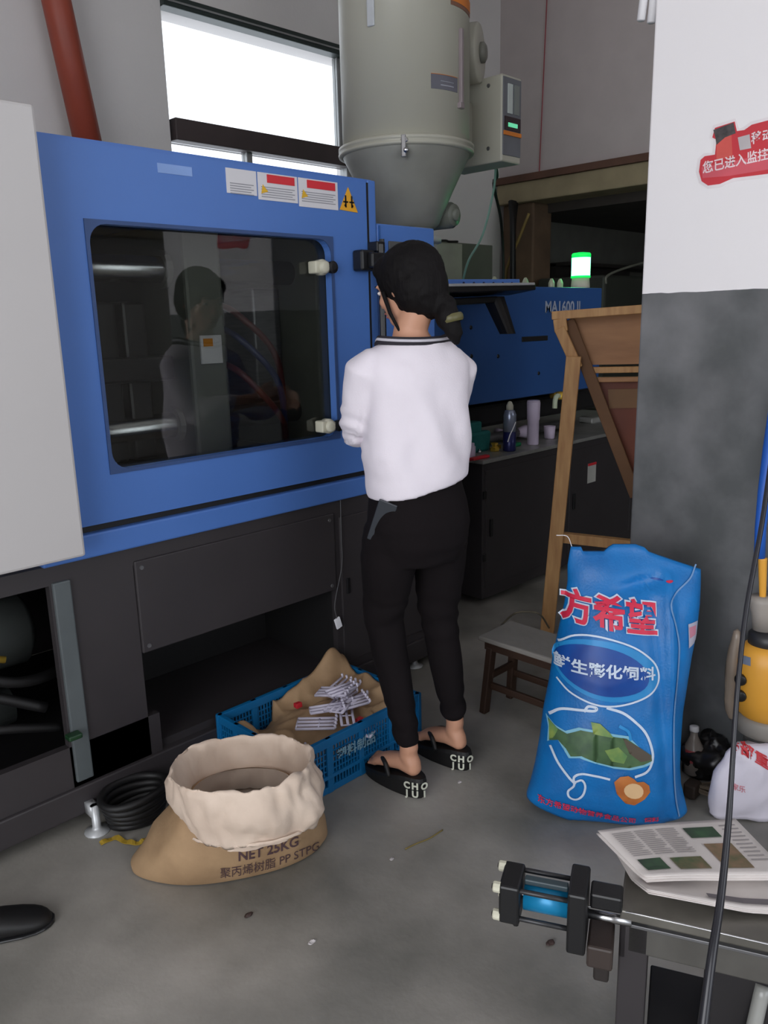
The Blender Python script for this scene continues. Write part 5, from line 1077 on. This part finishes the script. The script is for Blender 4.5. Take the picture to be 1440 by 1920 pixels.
splate([[(1338, 244), (1376, 230), (1380, 250), (1360, 258), (1344, 272), (1342, 258)]], .0026, mat('sticker dark photo', (92, 84, 84), .6, rgb2=(60, 56, 58), scale=60), 'dark_picture'); splate([[(1344, 262), (1372, 252), (1374, 294), (1344, 300)]], .0024, mat('arm red', (222, 92, 84), .5), 'printed_arm')
splate([[(1384, 258), (1406, 252), (1409, 278), (1388, 282)]], .0026, mat('grey square', (196, 188, 190), .5), 'grey_square')
splate([[(1316, 314), (1360, 306), (1440, 288), (1490, 276), (1494, 306), (1440, 318), (1368, 330), (1318, 334)]], .0022, mat('sticker pale red', (216, 92, 104), .5), 'pale_band')
sw_ = mat('sticker white print', (244, 222, 226), .5)
for tx, x, y, h_, sl_ in (('您已进入监控区域', 1318, 317, 24, -.22), ('移动', 1409, 262, 24, -.22)):
    g = text_bm(tx, h_, bold=.45, align='LEFT')
    for v in g.verts: v.co = pq(x+v.co.x*.86, y-v.co.y+sl_*v.co.x*.86)+Vector((-.003, 0, 0))
    obj('white_characters', g, sw_, skr)
cd_ = thing('conduit_bundle', 'two white plastic tube ends hanging at the top edge of the pillar', 'conduit', Vector((PX+.06, PY1+.03, 2.15)))
for (x, y, x2, y2) in ((1202, 38, 1222, -120), (1221, 42, 1238, -120)):
    p, q = WP(x, y, (PX+.02, PY1+.03, 0), (1, .5, 0)), WP(x2, y2, (PX+.02, PY1+.03, 0), (1, .5, 0)); bm = bmesh.new(); tube(bm, [p-(q-p)*.01, p, q], [.009, .012, .012], 14); obj('white_tube', bm, white, cd_, True)
# ================================================================ FLOOR BITS AT THE LEFT
c = G(20, 1745); bs_ = thing('black_shoe', 'black shoe lying on the floor at the left edge', 'shoe', c)
dv = (G(64, 1720)-G(-40, 1745)).normalized(); sv = Vector((-dv.y, dv.x, 0))
bm = bmesh.new(); loft(bm, [ell(c+dv*o+sv*.0+Vector((0, 0, h/2)), wd_, h/2, sv, Z_, 20, 2.4) for o, wd_, h in ((-.20, .02, .03), (-.19, .034, .06), (-.12, .038, .07), (-.05, .040, .065), (-.01, .043, .057), (.03, .044, .047), (.055, .041, .040), (.072, .035, .034), (.084, .027, .028), (.092, .018, .02), (.096, .008, .012))]); obj('upper', bm, rubber, bs_, True)
bm = bmesh.new(); loft(bm, [ell(c+dv*o+Vector((0, 0, .006)), wd_, .006, sv, Z_, 20, 3) for o, wd_ in ((-.205, .02), (-.19, .037), (-.05, .042), (.03, .047), (.06, .044), (.08, .036), (.092, .026), (.1, .012))]); obj('sole', bm, black, bs_)
c = G(258, 1535); bm = bmesh.new()
for k in range(5):
    pts = [c+Vector((cos(a)*(.075+.006*k), sin(a)*(.055+.004*k), .014+.02*k+.004*sin(2*a+k))) for a in [2*pi*i/28 for i in range(29)]]; tube(bm, pts, .012, 8, cap=False)
single('hose_coil', 'coil of black hose on the floor under the machine beside the kraft sack', 'hose', bm, rubber, True)
def ribbon(name, label, pts, wdt, mt, cat='strip', z=.003):
    P_ = smooth_pts([G(x, y, z) for x, y in pts], 5); bm = bmesh.new(); A_ = []
    for i, p in enumerate(P_):
        t = (P_[min(i+1, len(P_)-1)]-P_[max(i-1, 0)]).normalized(); s = Vector((-t.y, t.x, 0))*wdt/2; h = Vector((0, 0, .004+.004*sin(i*1.3))); A_.append([bm.verts.new(p+s+h), bm.verts.new(p-s+h*.3), bm.verts.new(p-s+h*.3-Z_*.0015), bm.verts.new(p+s+h-Z_*.0015)])
    for a, b in zip(A_, A_[1:]):
        for k in range(4): bm.faces.new((a[k], a[(k+1) % 4], b[(k+1) % 4], b[k]))
    return single(name, label, cat, bm, mt)
ystr = mat('yellow strapping', (172, 142, 48), .4)
ribbon('yellow_strap', 'yellow packing strap lying on the floor before the black hose coil', [(188, 1583), (215, 1572), (240, 1580), (265, 1580), (285, 1566), (302, 1560)], .014, ystr); ribbon('yellow_strap', 'yellow packing strap half under the left side of the kraft sack', [(296, 1476), (310, 1484), (326, 1496)], .014, mat('dull strap', (140, 112, 60), .5))
# white tag hanging on a thin string against the base
c = WY(634, 1168, 2.085); tg = thing('hanging_tag', 'small bright white tag hanging on a string in front of the dark base', 'tag', c)
tl = Vector((.3, 0, -1)).normalized(); bm = bmesh.new(); bar(bm, c-tl*.021, c+tl*.021, .026, .008, side=(1, 0, .3), bev=.002); obj('tag_plate', bm, mat('tag white', (246, 246, 252), .4, var=.0), tg)
bm = bmesh.new(); tube(bm, smooth_pts([c-tl*.02, c+Vector((-.012, 0, .08)), WY(641, 1060, 2.09), WY(640, 1010, 2.09), Vector((WY(640, 1000, 2.09).x, 2.088, .80))]), .0016, 6); obj('string', bm, mat('grey string', (88, 88, 90), .6), tg)
# chips and stains with a shape of their own
for i, (x, y, r_, mt_, lab) in enumerate(((465, 1717, .010, 'brown chip', 'small dark brown chip on the floor in front of the kraft sack'), (585, 1768, .008, 'pale chip', 'small pale chip on the floor near the bottom centre'), (1032, 1770, .009, 'brown chip', 'small brown chip on the floor left of the press bench'), (735, 1612, .006, 'pale chip', 'small pale chip on the floor below the woman'), (862, 1467, .006, 'pale chip', 'small pale chip on the floor close to the sandals'))):
    c = G(x, y); bm = bmesh.new(); bmesh.ops.create_icosphere(bm, subdivisions=2, radius=r_, matrix=Matrix.Translation(c+Z_*r_*.35) @ Matrix.Diagonal((1.2, .8, .35, 1))); crumple(bm, r_*.25, 90, seed=i)
    single('floor_chip', lab, 'debris', bm, mat(mt_, (62, 46, 42) if 'brown' in mt_ else (190, 184, 184), .7))
cable('yellow_thread', 'thin yellow thread lying on the floor below the woman', [G(760, 1592, .003), G(780, 1582, .003), G(805, 1572, .003), G(830, 1556, .003)], .002, mat('yellow thread', (128, 112, 60), .6))
